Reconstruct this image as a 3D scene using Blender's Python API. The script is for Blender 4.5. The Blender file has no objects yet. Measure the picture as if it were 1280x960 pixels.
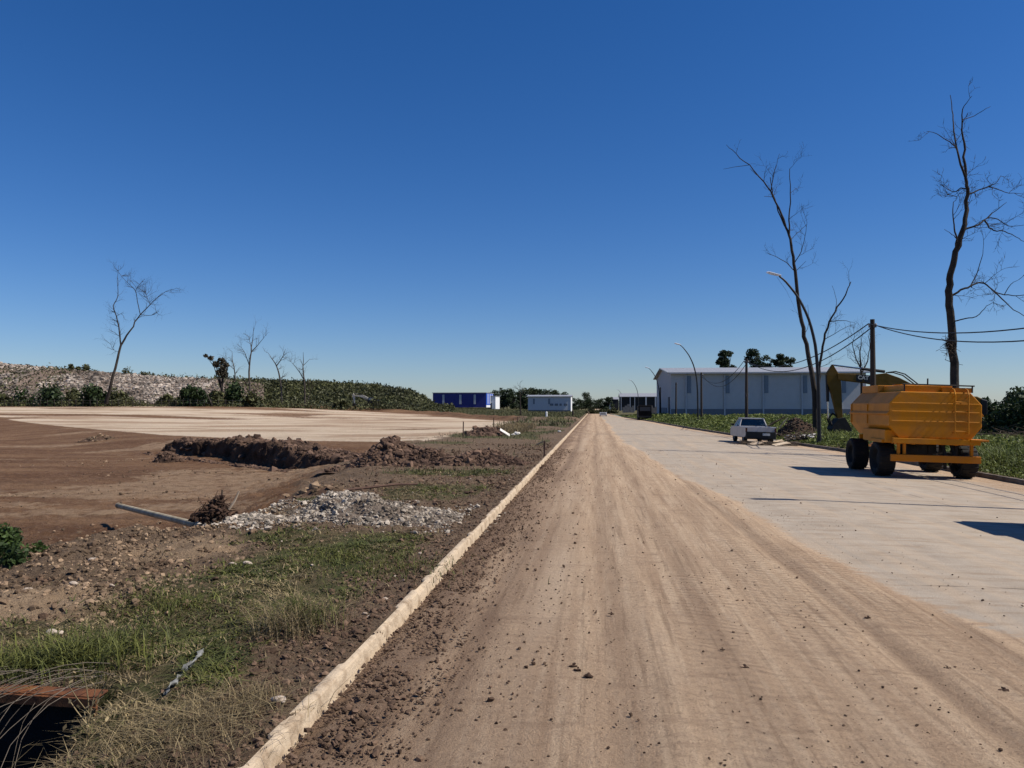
import bpy, math, random
import numpy as np
from mathutils import Vector, Matrix

random.seed(7)
RS = np.random.RandomState(11)
sc = bpy.context.scene
C = sc.collection
R = math.radians
PI = math.pi

# ------------------------------------------------------------------ camera geometry
YAW, PITCH, EYE = R(6.1213), R(1.6707), 1.7
FW = np.array([-math.sin(YAW) * math.cos(PITCH), math.cos(YAW) * math.cos(PITCH), math.sin(PITCH)])
RT = np.array([math.cos(YAW), math.sin(YAW), 0.0])
UP = np.cross(RT, FW)


def ray(px, py):
    return FW + (px - 640) / 960.0 * RT - (py - 480) / 960.0 * UP


def G(px, py, z=0.0):
    """where the sight line through a photo point meets height z"""
    d = ray(px, py)
    t = (z - EYE) / d[2]
    return d[0] * t, d[1] * t, z


def D(px, py, Y):
    """where it meets the upright plane at distance Y down the road"""
    d = ray(px, py)
    t = Y / d[1]
    return np.array([d[0] * t, Y, EYE + d[2] * t])


# ------------------------------------------------------------------ noise
def _hash(i, j, s):
    n = (i.astype(np.int64) * 374761393 + j.astype(np.int64) * 668265263 + s * 144665) & 0x7FFFFFFF
    n = ((n ^ (n >> 13)) * 1274126177) & 0x7FFFFFFF
    n = (n ^ (n >> 16)) & 0xFFFFFF
    return n / float(0xFFFFFF)


def vnoise(x, y, s=0):
    x = np.asarray(x, float); y = np.asarray(y, float)
    i = np.floor(x); j = np.floor(y)
    u = x - i; v = y - j
    u = u * u * (3 - 2 * u); v = v * v * (3 - 2 * v)
    a = _hash(i, j, s); b = _hash(i + 1, j, s); c = _hash(i, j + 1, s); d = _hash(i + 1, j + 1, s)
    return (a * (1 - u) + b * u) * (1 - v) + (c * (1 - u) + d * u) * v


def fbm(x, y, s=0, o=4):
    t = 0; a = .5; m = 0
    for k in range(o):
        t = t + a * vnoise(x, y, s + k * 17); m += a
        x = x * 2.03 + 7.1; y = y * 2.03 + 3.7; a *= .5
    return t / m


def ss(a, b, x):
    t = np.clip((x - a) / (b - a), 0, 1)
    return t * t * (3 - 2 * t)


# ------------------------------------------------------------------ mesh building
class MB:
    def __init__(self):
        self.V = []; self.F = {}; self.n = 0

    def add(self, V, F):
        V = np.asarray(V, float).reshape(-1, 3)
        if isinstance(F, np.ndarray):
            self.F.setdefault(F.shape[1], []).append(F + self.n)
        else:
            for f in F:
                self.F.setdefault(len(f), []).append(np.array([f]) + self.n)
        self.V.append(V); self.n += len(V)
        return self

    def box(self, c, s, rot=None):
        x, y, z = s[0] / 2, s[1] / 2, s[2] / 2
        V = np.array([[-x, -y, -z], [x, -y, -z], [x, y, -z], [-x, y, -z], [-x, -y, z], [x, -y, z], [x, y, z], [-x, y, z]])
        if rot is not None:
            V = V @ np.array(rot).T
        return self.add(V + np.array(c), np.array([[0, 3, 2, 1], [4, 5, 6, 7], [0, 1, 5, 4], [1, 2, 6, 5], [2, 3, 7, 6], [3, 0, 4, 7]]))

    def prism(self, prof, axis, a, b):
        """closed outline extruded along an axis; prof is in the other two axes, in order"""
        n = len(prof); V = []
        for t in (a, b):
            for p in prof:
                q = [p[0], p[1]]; q.insert(axis, t); V.append(q)
        F = [list(range(n - 1, -1, -1)), list(range(n, 2 * n))] + [[i, (i + 1) % n, n + (i + 1) % n, n + i] for i in range(n)]
        return self.add(V, F)

    def tube(self, P, rad, n=6, cap=True):
        P = np.asarray(P, float); m = len(P)
        rad = np.broadcast_to(np.asarray(rad, float), (m,))
        T = np.gradient(P, axis=0); T /= (np.linalg.norm(T, axis=1)[:, None] + 1e-9)
        ref = np.array([0, 0, 1.0]) if abs(T[0][2]) < .9 else np.array([1.0, 0, 0])
        V = []
        for i in range(m):
            a = np.cross(T[i], ref); a /= (np.linalg.norm(a) + 1e-9)
            b = np.cross(T[i], a); ref = np.cross(a, T[i])
            for k in range(n):
                w = 2 * PI * k / n
                V.append(P[i] + rad[i] * (math.cos(w) * a + math.sin(w) * b))
        F = []
        for i in range(m - 1):
            for k in range(n):
                F.append((i * n + k, i * n + (k + 1) % n, (i + 1) * n + (k + 1) % n, (i + 1) * n + k))
        self.add(V, np.array(F)[:, ::-1])
        if cap and n > 2:
            self.add(V[:n], [list(range(n))]); self.add(V[-n:], [list(range(n - 1, -1, -1))])
        return self

    def lathe(self, prof, c, axis, n=28):
        """prof: (radius, offset along axis)"""
        V = []; m = len(prof)
        for r, t in prof:
            for k in range(n):
                w = 2 * PI * k / n
                q = [r * math.cos(w), r * math.sin(w)]; q.insert(axis, t); V.append(np.array(q) + np.array(c))
        F = [(i * n + k, i * n + (k + 1) % n, (i + 1) * n + (k + 1) % n, (i + 1) * n + k) for i in range(m - 1) for k in range(n)]
        return self.add(V, np.array(F))

    def obj(self, name, mat=None, parent=None, smooth=False, attr=None, bevel=0):
        V = np.concatenate(self.V) if self.V else np.zeros((0, 3))
        me = bpy.data.meshes.new(name)
        me.vertices.add(len(V)); me.vertices.foreach_set('co', V.astype(np.float32).ravel())
        li = []; st = []; o = 0
        for k, L in self.F.items():
            A = np.concatenate(L); li.append(A.ravel())
            st.append(o + k * np.arange(len(A))); o += A.size
        li = np.concatenate(li).astype(np.int32); st = np.concatenate(st).astype(np.int32)
        me.loops.add(len(li)); me.loops.foreach_set('vertex_index', li)
        me.polygons.add(len(st)); me.polygons.foreach_set('loop_start', st)
        me.update(calc_edges=True); me.validate()
        me.polygons.foreach_set('use_smooth', np.full(len(me.polygons), bool(smooth)))
        for k, A in (attr or {}).items():
            at = me.attributes.new(k, 'FLOAT_COLOR', 'POINT')
            q = np.ones((len(V), 4), np.float32); q[:, :A.shape[1]] = A
            at.data.foreach_set('color', q.ravel())
        if mat: me.materials.append(mat)
        ob = bpy.data.objects.new(name, me); C.objects.link(ob)
        if parent is not None: ob.parent = parent
        if bevel:
            b = ob.modifiers.new('edge', 'BEVEL'); b.width = bevel; b.segments = 2; b.limit_method = 'ANGLE'
        return ob


def grid_faces(nr, nc):
    i = np.arange(nr - 1)[:, None] * nc + np.arange(nc - 1)[None, :]
    i = i.ravel()
    return np.stack([i, i + 1, i + nc + 1, i + nc], 1)


def thing(name, label, cat, loc=(0, 0, 0), rz=0, group=None):
    o = bpy.data.objects.new(name, None); C.objects.link(o)
    o.empty_display_size = .3
    o.location = loc; o.rotation_euler = (0, 0, rz)
    return tag(o, label, cat, group)


def tag(o, label, cat, group=None):
    o['label'] = label; o['category'] = cat
    if group: o['group'] = group
    return o


def kind(o, k):
    o['kind'] = k
    return o


def dup(root, loc, rz=0.0, label=None, scale=None):
    r = root.copy(); C.objects.link(r); r.location = loc
    r.rotation_euler = (root.rotation_euler[0], root.rotation_euler[1], rz)
    if label: r['label'] = label
    if scale: r.scale = (scale,) * 3 if not isinstance(scale, tuple) else scale
    for ch in list(root.children):
        c = ch.copy(); C.objects.link(c); c.parent = r
        for g in ch.children:
            d = g.copy(); C.objects.link(d); d.parent = c
    return r


ICO = np.array([[0, 0, 1]] + [[.894 * math.cos(a), .894 * math.sin(a), .447] for a in np.arange(5) * 2 * PI / 5] +
               [[.894 * math.cos(a), .894 * math.sin(a), -.447] for a in np.arange(5) * 2 * PI / 5 + PI / 5] + [[0, 0, -1]])
ICF = np.array([[0, i + 1, (i + 1) % 5 + 1] for i in range(5)] + [[i + 1, i + 6, (i + 1) % 5 + 1] for i in range(5)] +
               [[(i + 1) % 5 + 1, i + 6, (i + 1) % 5 + 6] for i in range(5)] + [[i + 6, 11, (i + 1) % 5 + 6] for i in range(5)])


def randrot(n, rs):
    q = rs.normal(size=(n, 4)); q /= np.linalg.norm(q, axis=1)[:, None]
    w, x, y, z = q.T
    return np.stack([np.stack([1 - 2 * (y * y + z * z), 2 * (x * y - z * w), 2 * (x * z + y * w)], 1),
                     np.stack([2 * (x * y + z * w), 1 - 2 * (x * x + z * z), 2 * (y * z - x * w)], 1),
                     np.stack([2 * (x * z - y * w), 2 * (y * z + x * w), 1 - 2 * (x * x + y * y)], 1)], 1)


def chunks(mb, P, S, rs, flat=.75):
    n = len(P)
    if n == 0: return
    V = ICO[None] * rs.uniform(.55, 1.25, (n, 12, 1)) * rs.uniform(.6, 1.3, (n, 1, 3))
    V = np.einsum('nij,nkj->nki', randrot(n, rs), V)
    V[:, :, 2] *= flat
    V = V * S[:, None, None] + P[:, None, :]
    F = ICF[None] + 12 * np.arange(n)[:, None, None]
    mb.add(V.reshape(-1, 3), F.reshape(-1, 3))


def leaves(mb, P, S, rs, up=.3, asp=.55):
    n = len(P)
    M = randrot(n, rs)
    a = M[:, 0]; b = M[:, 1]
    a = a * (1 - up) + up * np.stack([rs.normal(size=n), rs.normal(size=n), rs.normal(size=n) * .3], 1)
    a /= np.linalg.norm(a, axis=1)[:, None]; b = np.cross(a, b); b /= (np.linalg.norm(b, axis=1)[:, None] + 1e-9)
    L = a * S[:, None]; W = b * S[:, None] * asp
    V = np.stack([P - L, P + W * .9 - L * .1, P + L, P - W + L * .15], 1)
    mb.add(V.reshape(-1, 3), np.arange(4 * n).reshape(-1, 4))


def blades(mb, P, Hh, W, rs, lean=.6, curl=.5):
    n = len(P)
    t = rs.uniform(0, 2 * PI, n); d = np.stack([np.cos(t), np.sin(t), 0 * t], 1)
    s = np.stack([-np.sin(t), np.cos(t), 0 * t], 1)
    l = rs.uniform(.05, lean, n)[:, None] * Hh[:, None]
    z = np.array([0, 0, 1.0])
    p1 = P + d * l * .4 + z * Hh[:, None] * .6
    p2 = P + d * l * (1 + curl) + z * Hh[:, None] * rs.uniform(.75, 1.05, n)[:, None]
    w = W[:, None] * s
    V = np.stack([P - w, P + w, p1 + w * .75, p1 - w * .75, p2 + w * .12, p2 - w * .12], 1)
    i = 6 * np.arange(n)[:, None]
    F = np.concatenate([i + np.array([[0, 1, 2, 3]]), i + np.array([[3, 2, 4, 5]])])
    mb.add(V.reshape(-1, 3), F)


# ------------------------------------------------------------------ materials
def nodes(name):
    m = bpy.data.materials.new(name); m.use_nodes = True
    nt = m.node_tree; N = nt.nodes
    b = N['Principled BSDF']
    b.inputs['Specular IOR Level'].default_value = .25
    return m, nt, N, b


def L(nt, a, b): nt.links.new(a, b)


def col(c): return (c[0], c[1], c[2], 1)


def tex(nt, scale, detail=6, rough=.6, coord='Object', vec=None, mapping=None):
    N = nt.nodes
    if vec is None:
        tc = N.new('ShaderNodeTexCoord'); vec = tc.outputs[coord]
    if mapping:
        mp = N.new('ShaderNodeMapping'); mp.inputs['Scale'].default_value = mapping
        L(nt, vec, mp.inputs['Vector']); vec = mp.outputs['Vector']
    t = N.new('ShaderNodeTexNoise'); t.inputs['Scale'].default_value = scale
    t.inputs['Detail'].default_value = detail; t.inputs['Roughness'].default_value = rough
    L(nt, vec, t.inputs['Vector'])
    return t.outputs['Fac']


def mixc(nt, fac, a, b, blend='MIX'):
    m = nt.nodes.new('ShaderNodeMix'); m.data_type = 'RGBA'; m.blend_type = blend
    if isinstance(fac, float): m.inputs[0].default_value = fac
    else: L(nt, fac, m.inputs[0])
    for s, v in ((6, a), (7, b)):
        if isinstance(v, tuple): m.inputs[s].default_value = col(v)
        else: L(nt, v, m.inputs[s])
    return m.outputs[2]


def ramp(nt, fac, lo, hi):
    r = nt.nodes.new('ShaderNodeMapRange'); r.inputs[1].default_value = lo; r.inputs[2].default_value = hi
    L(nt, fac, r.inputs[0])
    return r.outputs[0]


def math_(nt, op, a, b=None):
    m = nt.nodes.new('ShaderNodeMath'); m.operation = op
    for i, v in enumerate((a, b)):
        if v is None: continue
        if isinstance(v, (int, float)): m.inputs[i].default_value = v
        else: L(nt, v, m.inputs[i])
    return m.outputs[0]


def bump(nt, b, h, strength=.5, dist=.02):
    n = nt.nodes.new('ShaderNodeBump'); n.inputs['Strength'].default_value = strength; n.inputs['Distance'].default_value = dist
    L(nt, h, n.inputs['Height']); L(nt, n.outputs[0], b.inputs['Normal'])


def pmat(name, c1, c2=None, scale=3, rough=.85, bmp=0, bscale=None, bdist=.02, metal=0, spec=None, island=0, coord='Object', lo=.35, hi=.65, mapping=None):
    m, nt, N, b = nodes(name)
    c2 = c2 or tuple(x * .7 for x in c1)
    f = ramp(nt, tex(nt, scale, coord=coord, mapping=mapping), lo, hi)
    c = mixc(nt, f, c1, c2)
    if island:
        g = N.new('ShaderNodeNewGeometry')
        k = math_(nt, 'MULTIPLY', g.outputs['Random Per Island'], island)
        k = math_(nt, 'ADD', k, 1 - island / 2)
        h = N.new('ShaderNodeHueSaturation'); L(nt, c, h.inputs['Color']); L(nt, k, h.inputs['Value']); c = h.outputs[0]
    L(nt, c, b.inputs['Base Color'])
    b.inputs['Roughness'].default_value = rough; b.inputs['Metallic'].default_value = metal
    if spec is not None: b.inputs['Specular IOR Level'].default_value = spec
    if bmp: bump(nt, b, tex(nt, bscale or scale * 6, 8, .65), bmp, bdist)
    return m


def leafmat(name, c1, c2, scale=.5, island=.9, trans=.25):
    m, nt, N, b = nodes(name)
    f = ramp(nt, tex(nt, scale, coord='Object'), .35, .65)
    c = mixc(nt, f, c1, c2)
    g = N.new('ShaderNodeNewGeometry')
    k = math_(nt, 'ADD', math_(nt, 'MULTIPLY', g.outputs['Random Per Island'], island), 1 - island / 2)
    h = N.new('ShaderNodeHueSaturation'); L(nt, c, h.inputs['Color']); L(nt, k, h.inputs['Value'])
    L(nt, h.outputs[0], b.inputs['Base Color']); b.inputs['Roughness'].default_value = .6
    if trans:
        t = N.new('ShaderNodeBsdfTranslucent'); L(nt, h.outputs[0], t.inputs['Color'])
        mx = N.new('ShaderNodeMixShader'); mx.inputs[0].default_value = trans
        out = N['Material Output']
        L(nt, b.outputs[0], mx.inputs[1]); L(nt, t.outputs[0], mx.inputs[2]); L(nt, mx.outputs[0], out.inputs[0])
    return m


def paint(name, c, dirt=(.2, .13, .075), amount=.35, rough=.4, wave=None, wscale=4.0, zdirt=None, spec=.4):
    """painted sheet metal with blotchy dust and small dents"""
    m, nt, N, b = nodes(name)
    n1 = tex(nt, 1.7, 8, .65); n2 = tex(nt, 14, 6, .7)
    f = math_(nt, 'MULTIPLY', ramp(nt, n1, .42, .78), amount * 1.4)
    f2 = math_(nt, 'MULTIPLY', ramp(nt, n2, .5, .8), amount * .6)
    f = math_(nt, 'MAXIMUM', f, f2)
    st = tex(nt, 6, 4, .6, mapping=(1, 1, .06))
    f = math_(nt, 'MAXIMUM', f, math_(nt, 'MULTIPLY', ramp(nt, st, .55, .8), amount * .7))
    c_ = mixc(nt, f, c, dirt)
    L(nt, c_, b.inputs['Base Color'])
    L(nt, math_(nt, 'ADD', math_(nt, 'MULTIPLY', f, .4), rough), b.inputs['Roughness'])
    b.inputs['Specular IOR Level'].default_value = spec
    h = tex(nt, 2.2, 3, .5)
    if wave:
        w = N.new('ShaderNodeTexWave'); w.wave_type = 'BANDS'; w.bands_direction = wave; w.inputs['Scale'].default_value = wscale
        tc = N.new('ShaderNodeTexCoord'); L(nt, tc.outputs['Object'], w.inputs['Vector'])
        h = math_(nt, 'ADD', math_(nt, 'MULTIPLY', w.outputs['Fac'], 1.0), math_(nt, 'MULTIPLY', h, .6))
        bump(nt, b, h, .5, .05)
    else:
        bump(nt, b, h, .25, .03)
    return m


def plain(name, c, rough=.5, metal=0, spec=.3):
    return pmat(name, c, tuple(x * .8 for x in c), 8, rough, metal=metal, spec=spec)


# soils on the open ground: the mask attribute says where pad, grass, pale dust and dark soil lie
def ground_mat():
    m, nt, N, b = nodes('ground_soil')
    at = N.new('ShaderNodeAttribute'); at.attribute_name = 'zone'
    sp = N.new('ShaderNodeSeparateColor'); L(nt, at.outputs['Color'], sp.inputs[0])
    n_big = tex(nt, .35, 6, .6); n_mid = tex(nt, 2.5, 8, .68); n_fine = tex(nt, 22, 8, .75)
    st = tex(nt, .13, 7, .66, mapping=(.45, 1.2, 1)); st2 = tex(nt, .5, 8, .68, mapping=(.3, 1.1, 1))
    st3 = tex(nt, .8, 8, .72, mapping=(.5, 1.5, 1))
    yard_n = tex(nt, 5, 8, .75); f_mid = ramp(nt, n_mid, .35, .65); f_fine = ramp(nt, n_fine, .35, .7)
    verge = mixc(nt, f_mid, (.185, .122, .077), (.095, .06, .038))
    verge = mixc(nt, math_(nt, 'MULTIPLY', f_fine, .55), verge, (.3, .225, .155))
    n_f2 = tex(nt, 55, 5, .75); verge = mixc(nt, math_(nt, 'MULTIPLY', ramp(nt, n_f2, .5, .68), .75), verge, (.062, .04, .028))
    yard = mixc(nt, ramp(nt, st2, .4, .66), (.125, .064, .034), (.235, .137, .076))
    yard = mixc(nt, math_(nt, 'MULTIPLY', ramp(nt, st3, .5, .7), .7), yard, (.085, .048, .03))
    yard = mixc(nt, math_(nt, 'MULTIPLY', ramp(nt, yard_n, .5, .66), .6), yard, (.29, .185, .115))
    yard = mixc(nt, math_(nt, 'MULTIPLY', ramp(nt, n_fine, .52, .7), .6), yard, (.055, .032, .02))
    pad = mixc(nt, ramp(nt, st, .47, .57), (.55, .435, .315), (.36, .25, .165))
    pad = mixc(nt, math_(nt, 'MULTIPLY', ramp(nt, st2, .5, .66), .25), pad, (.40, .295, .205))
    grass = mixc(nt, ramp(nt, n_mid, .38, .62), (.06, .075, .026), (.14, .105, .06))
    pale = mixc(nt, f_mid, (.43, .31, .2), (.29, .195, .12))
    jit = math_(nt, 'MULTIPLY', math_(nt, 'SUBTRACT', n_mid, .5), .9)

    def edge(ch):
        return ramp(nt, math_(nt, 'ADD', ch, jit), .38, .62)
    c = mixc(nt, edge(at.outputs['Alpha']), yard, verge)
    c = mixc(nt, edge(sp.outputs[2]), c, pale)
    c = mixc(nt, edge(sp.outputs[0]), c, pad)
    c = mixc(nt, edge(sp.outputs[1]), c, grass)
    L(nt, c, b.inputs['Base Color']); b.inputs['Roughness'].default_value = .95; b.inputs['Specular IOR Level'].default_value = .1
    h = math_(nt, 'ADD', math_(nt, 'MULTIPLY', n_mid, 1.2), math_(nt, 'MULTIPLY', n_fine, .5))
    bump(nt, b, h, 1.0, .14)
    return m


def road_mat():
    m, nt, N, b = nodes('road_surface')
    at = N.new('ShaderNodeAttribute'); at.attribute_name = 'zone'
    sp = N.new('ShaderNodeSeparateColor'); L(nt, at.outputs['Color'], sp.inputs[0])
    tc = N.new('ShaderNodeTexCoord')
    n_mid = tex(nt, 1.6, 8, .65); n_fine = tex(nt, 26, 8, .75); n_grit = tex(nt, 90, 4, .7)
    st = tex(nt, 2.6, 8, .65, mapping=(1.5, .07, 1)); st2 = tex(nt, 9, 6, .6, mapping=(1.4, .05, 1))
    tr = tex(nt, 3.2, 8, .7, mapping=(.35, 1.6, 1))
    dirt = mixc(nt, ramp(nt, st, .36, .62), (.53, .38, .25), (.40, .275, .178))
    dirt = mixc(nt, math_(nt, 'MULTIPLY', ramp(nt, st2, .48, .62), .6), dirt, (.57, .425, .29))
    st3 = tex(nt, 13, 5, .6, mapping=(1.2, .04, 1))
    dirt = mixc(nt, math_(nt, 'MULTIPLY', ramp(nt, st3, .54, .66), .55), dirt, (.24, .158, .1))
    dirt = mixc(nt, math_(nt, 'MULTIPLY', ramp(nt, tr, .54, .66), .5), dirt, (.26, .172, .112))
    dirt = mixc(nt, math_(nt, 'MULTIPLY', ramp(nt, n_fine, .5, .66), .5), dirt, (.22, .146, .094))
    dirt = mixc(nt, math_(nt, 'MULTIPLY', ramp(nt, n_grit, .54, .68), .55), dirt, (.16, .104, .066))
    dirt = mixc(nt, math_(nt, 'MULTIPLY', ramp(nt, n_grit, .46, .34), .35), dirt, (.52, .39, .27))
    dirt = mixc(nt, math_(nt, 'MULTIPLY', sp.outputs[1], .85), dirt, (.15, .095, .064))
    dirt = mixc(nt, math_(nt, 'MULTIPLY', sp.outputs[2], .7), dirt, (.5, .375, .262))
    conc = mixc(nt, ramp(nt, n_mid, .35, .65), (.41, .345, .275), (.335, .276, .215))
    conc = mixc(nt, math_(nt, 'MULTIPLY', ramp(nt, st, .48, .64), .7), conc, (.44, .34, .245))
    conc = mixc(nt, math_(nt, 'MULTIPLY', ramp(nt, tr, .5, .66), .7), conc, (.27, .2, .138))
    conc = mixc(nt, math_(nt, 'MULTIPLY', ramp(nt, n_grit, .54, .7), .5), conc, (.17, .13, .095))
    conc = mixc(nt, math_(nt, 'MULTIPLY', ramp(nt, n_fine, .55, .75), .35), conc, (.24, .195, .15))
    # slab joints
    sx = N.new('ShaderNodeSeparateXYZ'); L(nt, tc.outputs['Object'], sx.inputs[0])
    jy = math_(nt, 'LESS_THAN', math_(nt, 'FRACT', math_(nt, 'DIVIDE', math_(nt, 'ADD', sx.outputs[1], 1.3), 4.5)), .006)
    jx = math_(nt, 'LESS_THAN', math_(nt, 'ABSOLUTE', math_(nt, 'SUBTRACT', sx.outputs[0], 6.3)), .012)
    j = math_(nt, 'MAXIMUM', jy, jx)
    conc = mixc(nt, math_(nt, 'MULTIPLY', j, ramp(nt, n_mid, .45, .6)), conc, (.13, .1, .075))
    jit = math_(nt, 'ADD', math_(nt, 'MULTIPLY', math_(nt, 'SUBTRACT', tr, .5), 1.1), math_(nt, 'MULTIPLY', math_(nt, 'SUBTRACT', n_fine, .5), .8))
    c = mixc(nt, ramp(nt, math_(nt, 'ADD', sp.outputs[0], jit), .38, .6), conc, dirt)
    L(nt, c, b.inputs['Base Color']); b.inputs['Roughness'].default_value = .95; b.inputs['Specular IOR Level'].default_value = .1
    # chevron tyre tread pressed into the dirt, in bands
    w = N.new('ShaderNodeTexWave'); w.bands_direction = 'Y'; w.inputs['Scale'].default_value = 3.0; w.inputs['Distortion'].default_value = 4.5
    w.inputs['Detail'].default_value = 3
    mp = N.new('ShaderNodeMapping'); mp.inputs['Rotation'].default_value = (0, 0, .25)
    L(nt, tc.outputs['Object'], mp.inputs[0]); L(nt, mp.outputs[0], w.inputs['Vector'])
    tread = math_(nt, 'MULTIPLY', math_(nt, 'MULTIPLY', w.outputs['Fac'], at.outputs['Alpha']), .45)
    rough_h = math_(nt, 'ADD', math_(nt, 'MULTIPLY', n_fine, .55), math_(nt, 'MULTIPLY', n_grit, .25))
    rough_h = math_(nt, 'ADD', rough_h, math_(nt, 'MULTIPLY', tr, .7))
    h = math_(nt, 'MULTIPLY', rough_h, math_(nt, 'ADD', math_(nt, 'MULTIPLY', sp.outputs[0], .85), .15))
    h = math_(nt, 'ADD', h, tread)
    bump(nt, b, h, .9, .06)
    return m


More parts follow.
